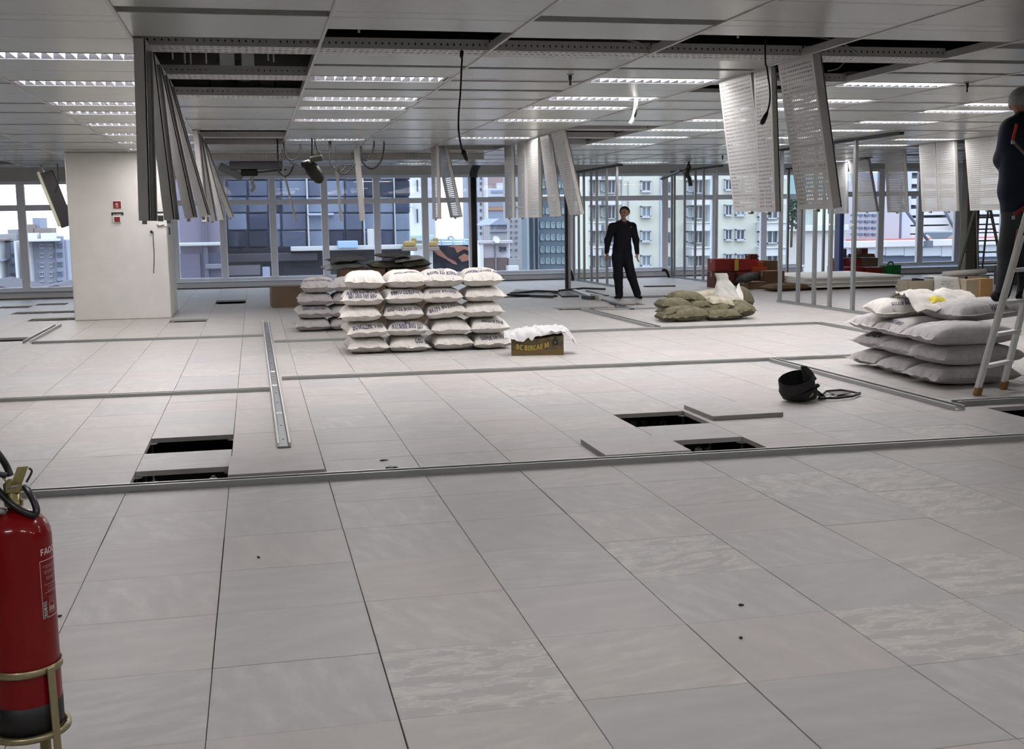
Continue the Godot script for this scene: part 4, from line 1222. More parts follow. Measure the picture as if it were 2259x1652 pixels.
func build_partitions():
	var t := stud_wall("nearest row of steel studs, between the perforated tray and the red boxes", 10.27, -16.5, -12.4, [-16.46, -15.72, -15.11, -14.54, -13.76], 2.8, 0.07)
	obj("clip", Shape.new().box(Vector3(-0.03, at_x(1832, 495, 10.27).y, -14.54 + 16.5), Vector3(0.02, 0.03, 0.05)), M.paper, t)
	obj("clip", Shape.new().box(Vector3(-0.03, at_x(1873, 496, 10.27).y, -13.76 + 16.5), Vector3(0.02, 0.012, 0.07)), M.paper, t)
	stud_wall("row of steel studs directly left of the standing man", 8.96, -26.2, -21.9, [-26.0, -25.5, -25.0, -24.35, -23.86, -23.05, -22.25], 2.8, 0.05)
	stud_wall("row of steel studs right of the standing man", 11.66, -26.0, -22.6, [-26.0, -25.8, -25.05, -24.3, -23.75, -22.95], 2.8, 0.05)
	stud_wall("far row of steel studs behind the nearest studs", 14.22, -24.5, -22.4, [-24.4, -23.65, -22.45], 2.8, 0.06)
	# lone black and silver post with a bent foot pipe
	var p := at_y(1253, 641)
	t = thing("lone_post", "dark lone post standing free on the floor left of the stud rows", "post", p)
	obj("black_face", Shape.new().box(Vector3(-0.03, 1.4, 0), Vector3(0.055, 2.8, 0.08), 0.004), M.black, t)
	obj("silver_face", Shape.new().box(Vector3(0.03, 1.4, 0), Vector3(0.06, 2.8, 0.06), 0.004), M.galv, t)
	obj("foot_plate", Shape.new().box(Vector3(0, 0.006, 0), Vector3(0.2, 0.012, 0.14), 0.003), M.galv, t)
	p = Vector3(at_z(1048, 600, -24.2).x, 0, -24.2)
	t = thing("black_post", "tall black post before the window behind the right end of the sack stack", "post", p)
	obj("pipe", Shape.new(true).tube([Vector3(0, 0, 0), Vector3(0, 2.7, 0)], 0.07, 12), M.black, t)
	obj("hose", Shape.new(true).tube(smooth_path([Vector3(0, 2.6, 0), Vector3(0.03, 2.75, 0), Vector3(0.12, 2.95, -0.02), Vector3(0.14, 3.05, 0)]), 0.1, 10), mt(Color(0.25, 0.27, 0.30), 0.5), t)
	obj("base", Shape.new(true).lathe([Vector2(0, 0.03), Vector2(0.11, 0.03), Vector2(0.12, 0.0)], 14), M.black, t)
	for q in [[1470, 597, 1476, 612, -25.9, "bent black pipe at the foot of the second stud row"], [1258, 597, 1263, 610, -25.6, "bent black pipe at the foot of the left stud row"]]:
		var a := at_z(q[0], q[1], q[4])
		var b := at_z(q[2], q[3], q[4])
		var o := obj("drain_bend", Shape.new(true).tube(smooth_path([a + Vector3(-0.12, 0.02, 0), a, b, Vector3(b.x, 0.0, b.z)]), 0.04, 8), M.rubber)
		tag(o, q[5], "pipe")
	p = Vector3(at_z(1852, 500, -23.2).x, 0, -23.2)
	t = thing("blue_post", "dark blue flat post standing by the corner of the window wall", "post", p)
	obj("blade", Shape.new().box(Vector3(0, 1.2, 0), Vector3(0.12, 2.15, 0.3), 0.03), mt(Color(0.13, 0.20, 0.42), 0.4), t)
	obj("foot", Shape.new().box(Vector3(0, 0.07, 0), Vector3(0.2, 0.14, 0.36), 0.01), M.dark_steel, t)
	# loose ceiling tracks stretched under the ceiling to the stud rows
	for q in [[1255, 352, 1352, 333, "dark ceiling strip sagging over the left stud row"], [1460, 395, 1503, 376, "dark bracket strip over the right stud row"], [1500, 346, 1622, 330, "dark ceiling strip over the right stud row"]]:
		var a := at_z(q[0], q[1], -22.0)
		var b := at_z(q[2], q[3], -21.0)
		var o := obj("ceiling_strip", Shape.new().bar(a, b, 0.09, 0.035, 0.006), M.dark_steel)
		tag(o, q[4], "ceiling strip")

# ---------- sacks: a filled bag with sewn ends
func sack_at(u: float, v: float, top: bool, w: float, d: float, h: float, n: FastNoiseLite, flat: float) -> Vector3:
	var e := pow(maxf(0.0, 1.0 - pow(absf(u), 3.6)), 0.5) * pow(maxf(0.0, 1.0 - pow(absf(v), 2.5)), 0.62 if top else 0.5)
	var mid := h * 0.42
	var wob := n.get_noise_3d(u * 2.0, v * 2.0, 5.0 if top else 9.0)
	var x := u * w / 2 * (1.0 - 0.05 * (1.0 - v * v) + 0.035 * absf(u) * pow(absf(v), 6)) + 0.012 * n.get_noise_2d(v * 3.0, u + 20.0)
	var z := v * d / 2 * (1.0 - 0.05 * (1.0 - u * u)) + 0.012 * n.get_noise_2d(u * 3.0, v + 40.0)
	var y := mid + 0.016 * n.get_noise_2d(u * 2.2 + 7.0, v * 2.2) * (1.0 - e * 0.6)
	if top: y += (h - mid) * pow(e, flat) * (1.0 + 0.10 * wob) + 0.004 * n.get_noise_2d(u * 9.0, v * 9.0) * e
	else: y -= mid * pow(e, 0.7) * (1.0 + 0.03 * wob)
	return Vector3(x, maxf(y, 0.0), z)
func sack(label: String, group: String, at: Vector3, turn: float, w: float, d: float, h: float, m: Material, seed_: int, lines := [], tilt := Vector3.ZERO, called := "cement_sack", lip := 0.03, flat := 0.8) -> Node3D:
	var t := thing(called, label, "sack", at, turn, group)
	if tilt != Vector3.ZERO: t.rotation = Vector3(tilt.x, turn + tilt.y, tilt.z)
	var n := FastNoiseLite.new()
	n.seed = seed_
	n.frequency = 0.7
	var s := Shape.new(true)
	s.sheet(func(u, v): return sack_at(2 * u - 1, 2 * v - 1, true, w, d, h, n, flat), 24, 18, true)
	s.sheet(func(u, v): return sack_at(2 * u - 1, 2 * v - 1, false, w, d, h, n, flat), 20, 14, false)
	obj("bag", s, m, t)
	if lip > 0.0:
		var q := Shape.new(true)
		for sg in [1.0, -1.0]:
			q.sheet(func(u, v):
				var p := sack_at(2 * u - 1, sg, true, w, d, h, n, flat)
				return p + Vector3(0.022 * (2 * u - 1) * pow(absf(2 * u - 1), 4) * v, (0.005 * sin(u * 17.0 + seed_) + 0.006 * n.get_noise_2d(u * 6.0, 3.0) - 0.004) * v, sg * lip * v * (0.8 + 0.3 * n.get_noise_2d(u * 5.0, 9.0))), 20, 2, sg > 0)
		obj("seam", q, m, t)
	# printing: [text, height, u, v, squeeze]
	for q in lines:
		var span: float = q[1]
		var turn_text: float = q[5] if q.size() > 5 else 0.0
		var on := func(x: float, y: float) -> Vector3:
			var c := Vector2(x, y).rotated(turn_text)
			var u: float = clampf(q[2] + c.x / (w / 2), -0.97, 0.97)
			var v: float = clampf(q[3] - c.y / (d / 2), -0.985, 0.985)
			var p := sack_at(u, v, true, w, d, h, n, flat)
			var a := sack_at(u + 0.02, v, true, w, d, h, n, flat) - p
			var b := sack_at(u, v + 0.02, true, w, d, h, n, flat) - p
			return p + b.cross(a).normalized() * 0.003
		obj("lettering", lettering(q[0], span * 1.45, on, q[4] * 0.72), M.ink, t)
	return t
func build_sacks():
	var weave := noise_tex(0.05, [Color(0.74, 0.725, 0.70), Color(0.80, 0.785, 0.765)], [0.2, 0.8])
	var white := tri_tex(mt(Color(1, 1, 1), 0.85, 0.0, {"rim_enabled": true, "rim": 0.2}), weave, Vector3.ONE * 1.3, false)
	var dull := tri_tex(mt(Color(0.86, 0.86, 0.88), 0.85, 0.0, {"rim_enabled": true, "rim": 0.15}), weave, Vector3.ONE * 1.3, false)
	var layer := ["bottom layer", "second layer up", "middle layer", "fourth layer up", "top layer"]
	var column := ["first column from the left", "second column from the left", "third column from the left", "right-hand column"]
	var text := {}
	text[Vector2i(0, 3)] = [["ADRSADNUM", 0.07, -0.02, 0.70, 0.62, 0.05], ["GBS GRIE ANY GBO", 0.034, 0.0, 0.92, 0.78, -0.02]]
	text[Vector2i(0, 1)] = [["BOMILZBE 'I GD", 0.045, 0.02, 0.86, 0.78, 0.06]]
	text[Vector2i(1, 4)] = [["IMPOCTUNDSAMNSOCO", 0.026, -0.02, 0.72, 0.75, 0.04]]
	text[Vector2i(1, 3)] = [["GRD", 0.028, 0.0, 0.62, 1.0], ["BBNU CORIRUX", 0.05, -0.02, 0.84, 0.70]]
	text[Vector2i(1, 2)] = [["GABACEG BAGO INO", 0.042, 0.0, 0.86, 0.70]]
	text[Vector2i(1, 1)] = [["BIRTTRIO", 0.026, 0.1, 0.60, 0.9], ["BU", 0.04, 0.0, 0.75, 0.9], ["BIENBG BIO DO", 0.048, 0.0, 0.92, 0.74]]
	text[Vector2i(1, 0)] = [["GBD 9", 0.05, 0.62, 0.86, 0.72]]
	text[Vector2i(2, 4)] = [["IMSANCE", 0.022, 0.02, 0.28, 1.1], ["CBM", 0.034, -0.02, 0.52, 0.9], ["BOYN ED KIRLC", 0.054, 0.02, 0.78, 0.72, -0.03]]
	text[Vector2i(2, 3)] = [["OZOED' BACODO", 0.04, 0.0, 0.84, 0.74]]
	text[Vector2i(2, 2)] = [["JI", 0.034, -0.1, 0.6, 0.9, 0.16], ["BATPA BO IOGLUN", 0.048, 0.0, 0.84, 0.72, 0.14]]
	text[Vector2i(3, 4)] = [["IT", 0.05, 0.0, 0.35, 1.0], ["BEICEM OFVBE GEJ", 0.046, 0.02, 0.68, 0.74, -0.02]]
	text[Vector2i(3, 1)] = [["BBGON TGB", 0.045, 0.15, 0.80, 0.75, -0.14]]
	text[Vector2i(3, 0)] = [["GISPLE ON BOR", 0.044, 0.0, 0.84, 0.75, 0.02]]
	var r := RandomNumberGenerator.new()
	r.seed = 8
	var zf := -10.42
	var xs := [at_z(813, 778, zf).x, at_z(903, 776, zf).x, at_z(993, 774, zf).x, at_z(1078, 770, zf).x]
	for c in 4:
		for k in 5:
			var dx: float = [[0.0, -0.01, -0.06, -0.03, 0.0], [0.01, 0.0, -0.03, -0.03, 0.0], [0.04, 0.03, -0.02, -0.06, -0.06], [0.06, 0.03, -0.03, -0.02, -0.04]][c][k]
			var tilt := Vector3(r.randf_range(-0.02, 0.03), r.randf_range(-0.06, 0.06), r.randf_range(-0.02, 0.02))
			if c == 2 and k == 2: tilt.z = 0.08
			sack("white sack in the front stack, %s, %s" % [column[c], layer[k]], "white cement sacks in the front stack", Vector3(xs[c] + dx, 0.001 + k * 0.192 + (0.006 if c == 2 and k == 2 else 0.0), zf - 0.36 + r.randf_range(-0.015, 0.015)), 0.0, 0.487 + r.randf_range(-0.01, 0.008), 0.72, 0.2 if k < 4 else 0.225, white, 40 + c * 5 + k, text.get(Vector2i(c, k), []), tilt)
	# the stack behind it to the left
	zf = -13.66
	xs = [at_z(698, 725, zf).x, at_z(770, 723, zf).x]
	for c in 2:
		for k in 4:
			var tx := []
			if c == 0 and k == 3: tx = [["GRBI", 0.03, 0.0, 0.45, 0.9], ["GAS GEIS D'GEORMO SBNI", 0.038, 0.0, 0.72, 0.62]]
			if c == 0 and k == 1: tx = [["DDENTL GBZI CBO", 0.042, -0.05, 0.82, 0.66]]
			sack("greyish sack in the rear left stack, %s column, %s" % [["outer", "inner"][c], ["bottom layer", "second layer", "third layer", "top layer"][k]], "greyish sacks in the rear left stack", Vector3(xs[c] + [-0.03, -0.03, 0.02, 0.06][k] + r.randf_range(-0.02, 0.02), 0.001 + k * 0.185, zf - 0.36), 0.0, 0.51, 0.72, 0.192 if k < 3 else 0.225, dull, 80 + c * 4 + k, tx, Vector3(0.01, r.randf_range(-0.08, 0.08), 0))
	# cartons and dark bags between the two stacks
	var brown := mt(Color(0.32, 0.25, 0.19), 0.85)
	for q in [[748, 850, -14.35, "brown carton under the grey sack between the stacks"], [856, 952, -14.3, "brown carton under the dark bags behind the front stack"]]:
		var a := at_z(q[0], 592, q[2])
		var b := at_z(q[1], 592, q[2])
		var hh := minf(a.y, b.y)
		carton(q[3], Vector3((a.x + b.x) / 2, 0, q[2] - 0.3), Vector3(b.x - a.x, hh, 0.6), 0.0, brown)
	var olive_dark := mt(Color(0.20, 0.19, 0.15), 0.8)
	var slate := mt(Color(0.40, 0.41, 0.41), 0.8)
	var bl := mt(Color(0.12, 0.12, 0.115), 0.8)
	for q in [[760, 596, 0.66, 0.13, 0.05, slate, "pale grey flat sack with dark edge lying on the left carton"], [770, 579, 0.62, 0.1, 0.03, bl, "dark flat sack on top of the pale grey one on the left carton"], [858, 596, 0.6, 0.16, -0.08, olive_dark, "dark olive sack sagging over the edge of the right carton"], [918, 592, 0.5, 0.17, 0.06, olive_dark, "dark olive sack at the right end of the heap, corner raised"], [905, 577, 0.5, 0.09, 0.10, slate, "grey flat sack laid over the dark olive ones"], [868, 569, 0.52, 0.07, -0.04, bl, "dark flat sack at the very top of the heap"]]:
		var p := at_z(q[0], q[1], -14.25)
		sack(q[6], "dark sacks on the cartons", Vector3(p.x, p.y, -14.55), 0.0, q[2] * 0.94, 0.46, q[3] * 0.82, q[5], int(q[0]), [], Vector3(0.03, 0.1, q[4]), "dark_sack", 0.05, 1.0)
	# right stack, ends towards the left, three columns in depth
	for c in 3:
		for k in 3:
			var p := Vector3(7.27 + c * 0.06 + [0.0, 0.03, -0.02][k], 0.001 + k * 0.182, -6.17 - c * 0.64 + [0.0, 0.02, -0.01][k])
			var tx := []
			if c == 1 and k == 2: tx = [["GITS BGOI WOBIU", 0.04, 0.0, 0.84, 0.75]]
			if c == 2 and k == 1: tx = [["BIAUNE", 0.06, 0.0, 0.8, 0.9]]
			sack("grey white sack of the right stack, %s row, %s" % [["nearest", "middle", "rear"][c], layer[k] if k < 2 else "third layer up"], "grey white sacks in the right stack", p, -PI / 2 + 0.02, 0.56, 0.92, 0.196 if k < 2 else 0.21, dull, 120 + c * 3 + k, tx, Vector3(0, [0.0, 0.06, -0.05][k], 0.0), "cement_sack", 0.045)
	sack("white sack lying across the top of the right stack, left one", "white sacks across the top of the right stack", Vector3(7.25, 0.55, -7.12), -0.25, 0.74, 0.52, 0.19, white, 151, [["IAM", 0.035, -0.1, 0.42, 1.0], ["GICBM BIOII BONUBIO", 0.045, 0.0, 0.72, 0.62]], Vector3(0.06, 0, 0.02))
	sack("white sack lying across the top of the right stack, right one with a folded flap", "white sacks across the top of the right stack", Vector3(7.66, 0.555, -6.55), 0.12, 0.88, 0.55, 0.20, dull, 152, [["FIASSOGI", 0.05, 0.12, 0.93, 0.62]], Vector3(0.02, 0, 0.03))
	var fl := thing("empty_sack", "crumpled empty white sack draped between the two top sacks on the right", "sack", Vector3(7.5, 0.735, -6.9))
	var n := FastNoiseLite.new()
	n.seed = 5
	n.frequency = 1.4
	obj("cloth", Shape.new(true).sheet(func(u, v): return Vector3((u - 0.5) * 0.75 - 0.12 * v, 0.075 - 0.30 * pow(absf(v - 0.35), 1.6) + 0.05 * n.get_noise_2d(u * 3, v * 3), (v - 0.5) * 0.75), 20, 16, true).sheet(func(u, v): return Vector3((u - 0.5) * 0.75 - 0.12 * v, 0.066 - 0.30 * pow(absf(v - 0.35), 1.6) + 0.05 * n.get_noise_2d(u * 3, v * 3), (v - 0.5) * 0.75), 20, 16), white, fl)
	obj("yellow_mark", Shape.new().sheet(func(u, v): return Vector3((u - 0.5) * 0.16 - 0.18, 0.081 - 0.30 * pow(absf(0.72 + 0.1 * v - 0.35), 1.6) + 0.05 * n.get_noise_2d(((u - 0.5) * 0.21 + 0.5 - 0.12) * 3, (0.72 + 0.1 * v) * 3), (0.22 + 0.1 * v) * 0.75), 4, 4, true), mt(Color(0.86, 0.80, 0.25), 0.7), fl)
	# olive sandbags
	var olive := tri_tex(mt(Color(0.93, 0.93, 0.92), 0.9), noise_tex(0.03, [Color(0.33, 0.315, 0.24), Color(0.43, 0.41, 0.32)], [0.2, 0.8], 256, 0, 4), Vector3.ONE * 1.2, false)
	var pale := tri_tex(mt(Color(0.96, 0.95, 0.93), 0.9), noise_tex(0.03, [Color(0.58, 0.56, 0.49), Color(0.70, 0.68, 0.62)], [0.2, 0.8], 256, 0, 6), Vector3.ONE * 1.2, false)
	var bags := [[1483, 709, 44, 22, 0.0, 0, "squat one at the lower left corner"], [1527, 711, 84, 32, 0.05, 0.02, "long one in the bottom row, second from the left"], [1600, 709, 76, 26, 0.05, 0.0, "third in the bottom row"], [1650, 700, 44, 34, 0.12, -0.1, "upright one at the right end of the bottom row"],
		[1502, 696, 78, 22, 0.06, -0.05, "flat one in the second row at the left"], [1556, 696, 62, 22, 0.0, -0.15, "shaded one in the middle of the second row"], [1590, 692, 52, 24, 0.22, -0.12, "slanted one right of the middle"], [1640, 694, 42, 20, 0.28, -0.05, "slim slanted one at the right"],
		[1494, 687, 74, 30, -0.05, -0.16, "bulging one in the third row at the left"], [1548, 686, 46, 26, 0.12, -0.2, "small one in the third row beside the bulging one"], [1592, 680, 60, 26, -0.12, -0.2, "wide pale one with a pulled out corner"], [1634, 685, 48, 22, 0.25, -0.2, "slanted one under the pale flat one"],
		[1522, 670, 78, 28, -0.08, -0.3, "dark topped one on the top row at the left"], [1572, 662, 84, 22, 0.1, -0.5, "long grey one behind the top row"], [1622, 668, 46, 14, -0.15, -0.35, "pale flat one at the upper right"]]
	for i in bags.size():
		var q: Array = bags[i]
		var z: float = -13.15 + q[5] * 1.2
		var p := at_z(q[0], q[1], z)
		var sc := (z - EYE.z) * -1.03 / FOCAL
		sack("olive sandbag in the pile, " + q[6], "olive sandbags in the pile", Vector3(p.x, maxf(p.y, 0.001), z - 0.2), 0.0, q[2] * sc * 0.96, 0.44, q[3] * sc * 0.98, pale if i in [10, 14, 13] else olive, 200 + i, [], Vector3(0.0, 0.06 * sin(i * 2.0), q[4]), "sandbag", 0.025, 0.75)
	var o := at_z(1600, 668, -13.75)
	var pb := thing("plastic_bag", "crumpled white bag standing on the olive sandbags", "bag", o)
	var n2 := FastNoiseLite.new()
	n2.seed = 17
	n2.frequency = 1.2
	obj("bag", Shape.new(true).sheet(func(u, v):
		var a: float = u * TAU
		var k: float = 0.02 + 0.24 * pow(1.0 - v, 0.8) * (1.0 + 0.35 * n2.get_noise_3d(cos(a) * 1.5, sin(a) * 1.5, v * 2.0))
		if v > 0.78: k += (v - 0.78) * 0.35
		return Vector3(cos(a) * k + 0.02 - 0.10 * v * v, v * 0.47, sin(a) * k * 0.7), 28, 18), mt(Color(0.72, 0.72, 0.70), 0.6, 0.0, {"backlight_enabled": true, "backlight": Color(0.2, 0.2, 0.2)}), pb)
	obj("flap", Shape.new(true).sheet(func(u, v): return Vector3(0.16 + 0.09 * u + 0.02 * sin(v * 5), 0.02 + 0.17 * v + 0.12 * u * v, 0.12 - 0.1 * v + 0.03 * sin(u * 6)), 8, 8), mt(Color(0.84, 0.84, 0.82), 0.6), pb)

func carton(label: String, at: Vector3, size: Vector3, turn: float, m: Material, tape: Material = null, open := false, called := "carton", cat := "box") -> Node3D:
	var t := thing(called, label, cat, at, turn)
	var s := Shape.new()
	if not open:
		s.box(Vector3(0, size.y / 2, 0), size, 0.006)
	else:
		for sg in [-1.0, 1.0]:
			s.box(Vector3(sg * (size.x / 2 - 0.004), size.y / 2, 0), Vector3(0.008, size.y, size.z), 0.001)
			s.box(Vector3(0, size.y / 2, sg * (size.z / 2 - 0.004)), Vector3(size.x, size.y, 0.008), 0.001)
		s.box(Vector3(0, 0.01, 0), Vector3(size.x, 0.012, size.z))
	obj("box", s, m, t)
	if not open:
		var f := Shape.new()
		for sg in [-1.0, 1.0]: f.box(Vector3(0, size.y + 0.002, sg * (size.z / 4 + 0.001)), Vector3(size.x * 0.995, 0.004, size.z / 2 - 0.004), 0.001)
		obj("flap", f, m, t)
		if tape: obj("tape", Shape.new().box(Vector3(0, size.y + 0.005, 0), Vector3(size.x * 0.996, 0.002, 0.05)).box(Vector3(-size.x / 2 - 0.001, size.y * 0.85, 0), Vector3(0.002, size.y * 0.3, 0.05)), tape, t)
	return t

# ---------- things on the floor
func build_floor_things():
	# loose floor panels
	for q in [[4.55, -5.2, 0.02, "loose floor tile lying proud beside the far right hole"], [3.31, -3.98, 0.0, "loose floor tile lying proud left of the near right hole"], [0.89, -4.07, 0.0, "loose floor tile lying proud right of the near left hole"]]:
		var t := thing("loose_floor_tile", q[3], "floor tile", Vector3(q[0], 0.0345, q[1]), q[2])
		obj("slab", shared.tile[2], shared.tile_mats[2 if q[0] < 4 else 7], t)
		var e := Shape.new()
		for sg in [-1.0, 1.0]:
			e.box(Vector3(0, -0.018, sg * 0.2995), Vector3(0.598, 0.028, 0.0015))
			e.box(Vector3(sg * 0.2988, -0.018, 0), Vector3(0.0015, 0.028, 0.598))
		obj("edge_trim", e, mt(Color(0.55, 0.54, 0.52), 0.6), t)
	# crooked black strip and scraps
	var z0 := 0.006
	var o := at_y(808, 1042, z0)
	var st := thing("rubber_strip", "crooked black rubber strip lying on the floor behind the long track", "rubber strip", o)
	var fl := func(pts: Array) -> Array:
		var out := []
		for p in pts: out.append(at_y(p[0], p[1], z0) - o)
		return out
	obj("strip", Shape.new(true).tube(smooth_path(fl.call([[808, 1042], [820, 1041], [840, 1039], [858, 1035], [872, 1031], [878, 1033], [884, 1039], [900, 1039]]), 3), 0.009, 6), M.rubber, st)
	obj("lump", Shape.new().prism([Vector2(-0.03, -0.015), Vector2(0.035, -0.01), Vector2(-0.005, 0.03)], 0.012, Transform3D(Basis(Vector3.RIGHT, -PI / 2), at_y(860, 1031, 0.006) - o)), M.rubber, st)
	for q in [[838, 1016, 856, 1014, "short black scrap behind the crooked rubber strip"], [568, 1228, 573, 1230, "tiny dark crumb on a tile in the left foreground"], [1629, 1334, 1641, 1334, "small dark oval spot of dirt on the streaky tile"], [1631, 1406, 1638, 1407, "tiny dark chip on the tile below the streaky one"], [128, 1360, 136, 1357, "dark smudge of dirt right of the red extinguisher"]]:
		var a := at_y(q[0], q[1], 0.004)
		var b := at_y(q[2], q[3], 0.004)
		var c := obj("scrap", Shape.new(true).tube([a, a.lerp(b, 0.3) + Vector3(0, 0.002, 0.004), b], [0.003, 0.006, 0.003], 6), M.rubber)
		tag(c, q[4], "scrap")
	# brown printed box with plastic on top
	var a := at_y(1130, 785)
	var b := at_y(1243, 783)
	var w := a.distance_to(b)
	var turn := atan2(-(b.z - a.z), b.x - a.x)
	var hh := 0.255
	var c := thing("printed_box", "olive brown box with yellow lettering standing right of the sack stack", "box", (a + b) / 2 + Vector3(0, 0, -0.15).rotated(Vector3.UP, turn), turn)
	var kraft := tri_tex(mt(Color(1, 1, 1), 0.7), noise_tex(0.02, [Color(0.24, 0.20, 0.11), Color(0.34, 0.29, 0.17)], [0.2, 0.8], 256, 0, 8), Vector3.ONE * 2.0, false)
	var pts := []
	for i in 13:
		var u := i / 12.0
		pts.append(Vector2((u - 0.5) * w, hh * (0.93 + 0.07 * u) - 0.05 * sin(u * PI) - (0.02 if u > 0.9 else 0.0)))
	var front := [Vector2(-w / 2, 0), Vector2(w / 2, 0)]
	for i in 13: front.append(pts[12 - i])
	var s := Shape.new()
	for z in [0.145, -0.145]: s.prism(front, 0.008, Transform3D(Basis(), Vector3(0, 0, z)))
	for sg in [-1.0, 1.0]: s.box(Vector3(sg * w / 2, hh * 0.46, 0), Vector3(0.008, hh * 0.92, 0.29), 0.002)
	s.box(Vector3(0, 0.006, 0), Vector3(w, 0.01, 0.29))
	obj("box", s, kraft, c)
	obj("base_band", Shape.new().box(Vector3(0, 0.035, 0.1505), Vector3(w * 0.995, 0.07, 0.003)), mt(Color(0.36, 0.28, 0.13), 0.7), c)
	var yl := mt(Color(0.66, 0.56, 0.20), 0.6)
	var arc := func(x, y): return Vector3(x - 0.06, y + 0.10 + 0.9 * pow(x + 0.02, 2) * 0.9 - 0.01 + 0.12 * x * 0.2, 0.1535)
	obj("lettering", lettering("BC BIRCAE M", 0.06, arc, 0.78), yl, c)
	obj("emblem", Shape.new().prism([Vector2(-0.035, -0.05), Vector2(0.035, -0.05), Vector2(0.035, 0.0), Vector2(0.008, 0.055), Vector2(-0.008, 0.055), Vector2(-0.035, 0.0)], 0.003, Transform3D(Basis(), Vector3(w * 0.34, 0.17, 0.1505))), M.black, c)
	obj("emblem_dot", Shape.new(true).lathe([Vector2(0, 0.002), Vector2(0.013, 0.002), Vector2(0.013, 0.0)], 14, Transform3D(Basis(Vector3.RIGHT, PI / 2), Vector3(w * 0.34, 0.148, 0.1525))), mt(Color(0.30, 0.27, 0.18), 0.6), c)
	var n := FastNoiseLite.new()
	n.seed = 3
	n.frequency = 2.2
	var pb := thing("plastic_sheet", "crumpled translucent white plastic hanging out of the olive brown box", "plastic sheet", c.position + Vector3(0, 0.21, 0), turn)
	var film := mt(Color(0.74, 0.74, 0.74), 0.35, 0.0, {"backlight_enabled": true, "backlight": Color(0.3, 0.3, 0.3)})
	obj("sheet", Shape.new(true).sheet(func(u, v):
		var x: float = (u - 0.46) * w * 1.42
		var y: float = 0.055 + 0.06 * sin(u * 2.6) + 0.05 * n.get_noise_2d(u * 4.0, v * 3.0) + 0.012 * n.get_noise_2d(u * 14.0, v * 12.0) - 1.4 * pow(maxf(0.0, u - 0.84), 1.2) - 0.04 * pow(absf(2 * v - 1), 3)
		if v > 0.88: y -= (v - 0.88) * 0.65 * sin(clampf(u * 1.6, 0, 1) * PI)
		return Vector3(x, y, (v - 0.48) * 0.33), 36, 20, true), film, pb)
	# black bag with a flat folded visor beside it
	o = at_y(1762, 884)
	var bag := thing("black_bag", "black open-topped bag slumped on the floor in front of the tracks", "bag", o, 0.3)
	n = FastNoiseLite.new()
	n.seed = 9
	n.frequency = 1.0
	var cup := func(u: float, v: float, inset: float) -> Vector3:
		var an := u * TAU
		var rr := (0.135 + 0.035 * sin(v * PI * 0.55) - 0.02 * v * v) * (1.0 + 0.10 * n.get_noise_3d(cos(an), sin(an), v * 2.0)) - inset
		if v < 0.12: rr *= pow(v / 0.12, 0.45)
		var top: float = 0.205 + 0.05 * cos(an + 0.5)
		var p := Vector3(cos(an) * rr * 1.05, v * top, sin(an) * rr * 0.85)
		return p + Vector3(-0.035 * v, 0, 0)
	var fab := tri_tex(mt(Color(1, 1, 1), 0.65), noise_tex(0.03, [Color(0.06, 0.06, 0.07), Color(0.10, 0.10, 0.105)], [0.3, 0.7], 256, 0, 11), Vector3.ONE * 3.0, false)
	obj("body", Shape.new(true).sheet(func(u, v): return cup.call(u, v, 0.0), 28, 14, true).sheet(func(u, v): return cup.call(u, maxf(v, 0.1), 0.006), 28, 10, false), fab, bag)
	obj("pocket", Shape.new(true).sheet(func(u, v): return cup.call(0.04 + u * 0.3, 0.06 + v * 0.52 * (0.75 + 0.25 * sin(u * PI)), -0.018 * sin(u * PI) - 0.004), 12, 10, true), fab, bag)
	obj("handle", Shape.new(true).tube(smooth_path([Vector3(0.10, 0.17, 0.03), Vector3(0.075, 0.235, 0.02), Vector3(0.05, 0.275, 0.01), Vector3(0.045, 0.295, 0.01), Vector3(0.045, 0.30, 0.01)], 3), [0.06, 0.055, 0.05, 0.045, 0.04, 0.035, 0.032, 0.03, 0.029, 0.028, 0.028, 0.027, 0.02], 10), fab, bag)
	obj("knob", Shape.new(true).tube([Vector3(0.13, 0.125, 0.04), Vector3(0.165, 0.125, 0.05), Vector3(0.18, 0.122, 0.052)], [0.012, 0.02, 0.014], 10), M.rubber, bag)
	obj("tag", Shape.new(true).sheet(func(u, v): return cup.call(0.215 + u * 0.04, 0.38 + v * 0.08 - 0.12 * u, -0.026), 3, 2, true), mt(Color(0.62, 0.60, 0.52), 0.6), bag)
	obj("strap", Shape.new(true).sheet(func(u, v): return Vector3(0.10 + 0.17 * u, 0.115 * (1 - u) * (1 - 0.2 * v) + 0.008, 0.07 - 0.11 * v), 8, 4, true), fab, bag)
	var vis_o := at_y(1850, 872)
	var vis := thing("folded_frame", "flat black frame with a mesh panel lying beside the black bag", "frame", vis_o)
	var fr := Shape.new(true)
	var ring := []
	for p in [[1806, 878], [1822, 863], [1855, 860], [1880, 864], [1897, 868], [1880, 874], [1845, 878], [1806, 878]]: ring.append(at_y(p[0], p[1], 0.02) - vis_o)
	fr.tube(ring, 0.011, 7, false)
	obj("frame", fr, M.rubber, vis)
	var inner := []
	for p in [[1826, 865], [1855, 863], [1878, 866], [1846, 872]]:
		var q := at_y(p[0], p[1], 0.018) - vis_o
		inner.append(Vector2(q.x, -q.z))
	obj("panel", Shape.new().prism(inner, 0.006, Transform3D(Basis(Vector3.RIGHT, -PI / 2), Vector3(0, 0.018, 0))), mt(Color(0.28, 0.27, 0.27), 0.7), vis)
	obj("label_strip", Shape.new().bar(at_y(1822, 876, 0.034) - vis_o, at_y(1846, 872.5, 0.034) - vis_o, 0.014, 0.004), M.paper, vis)
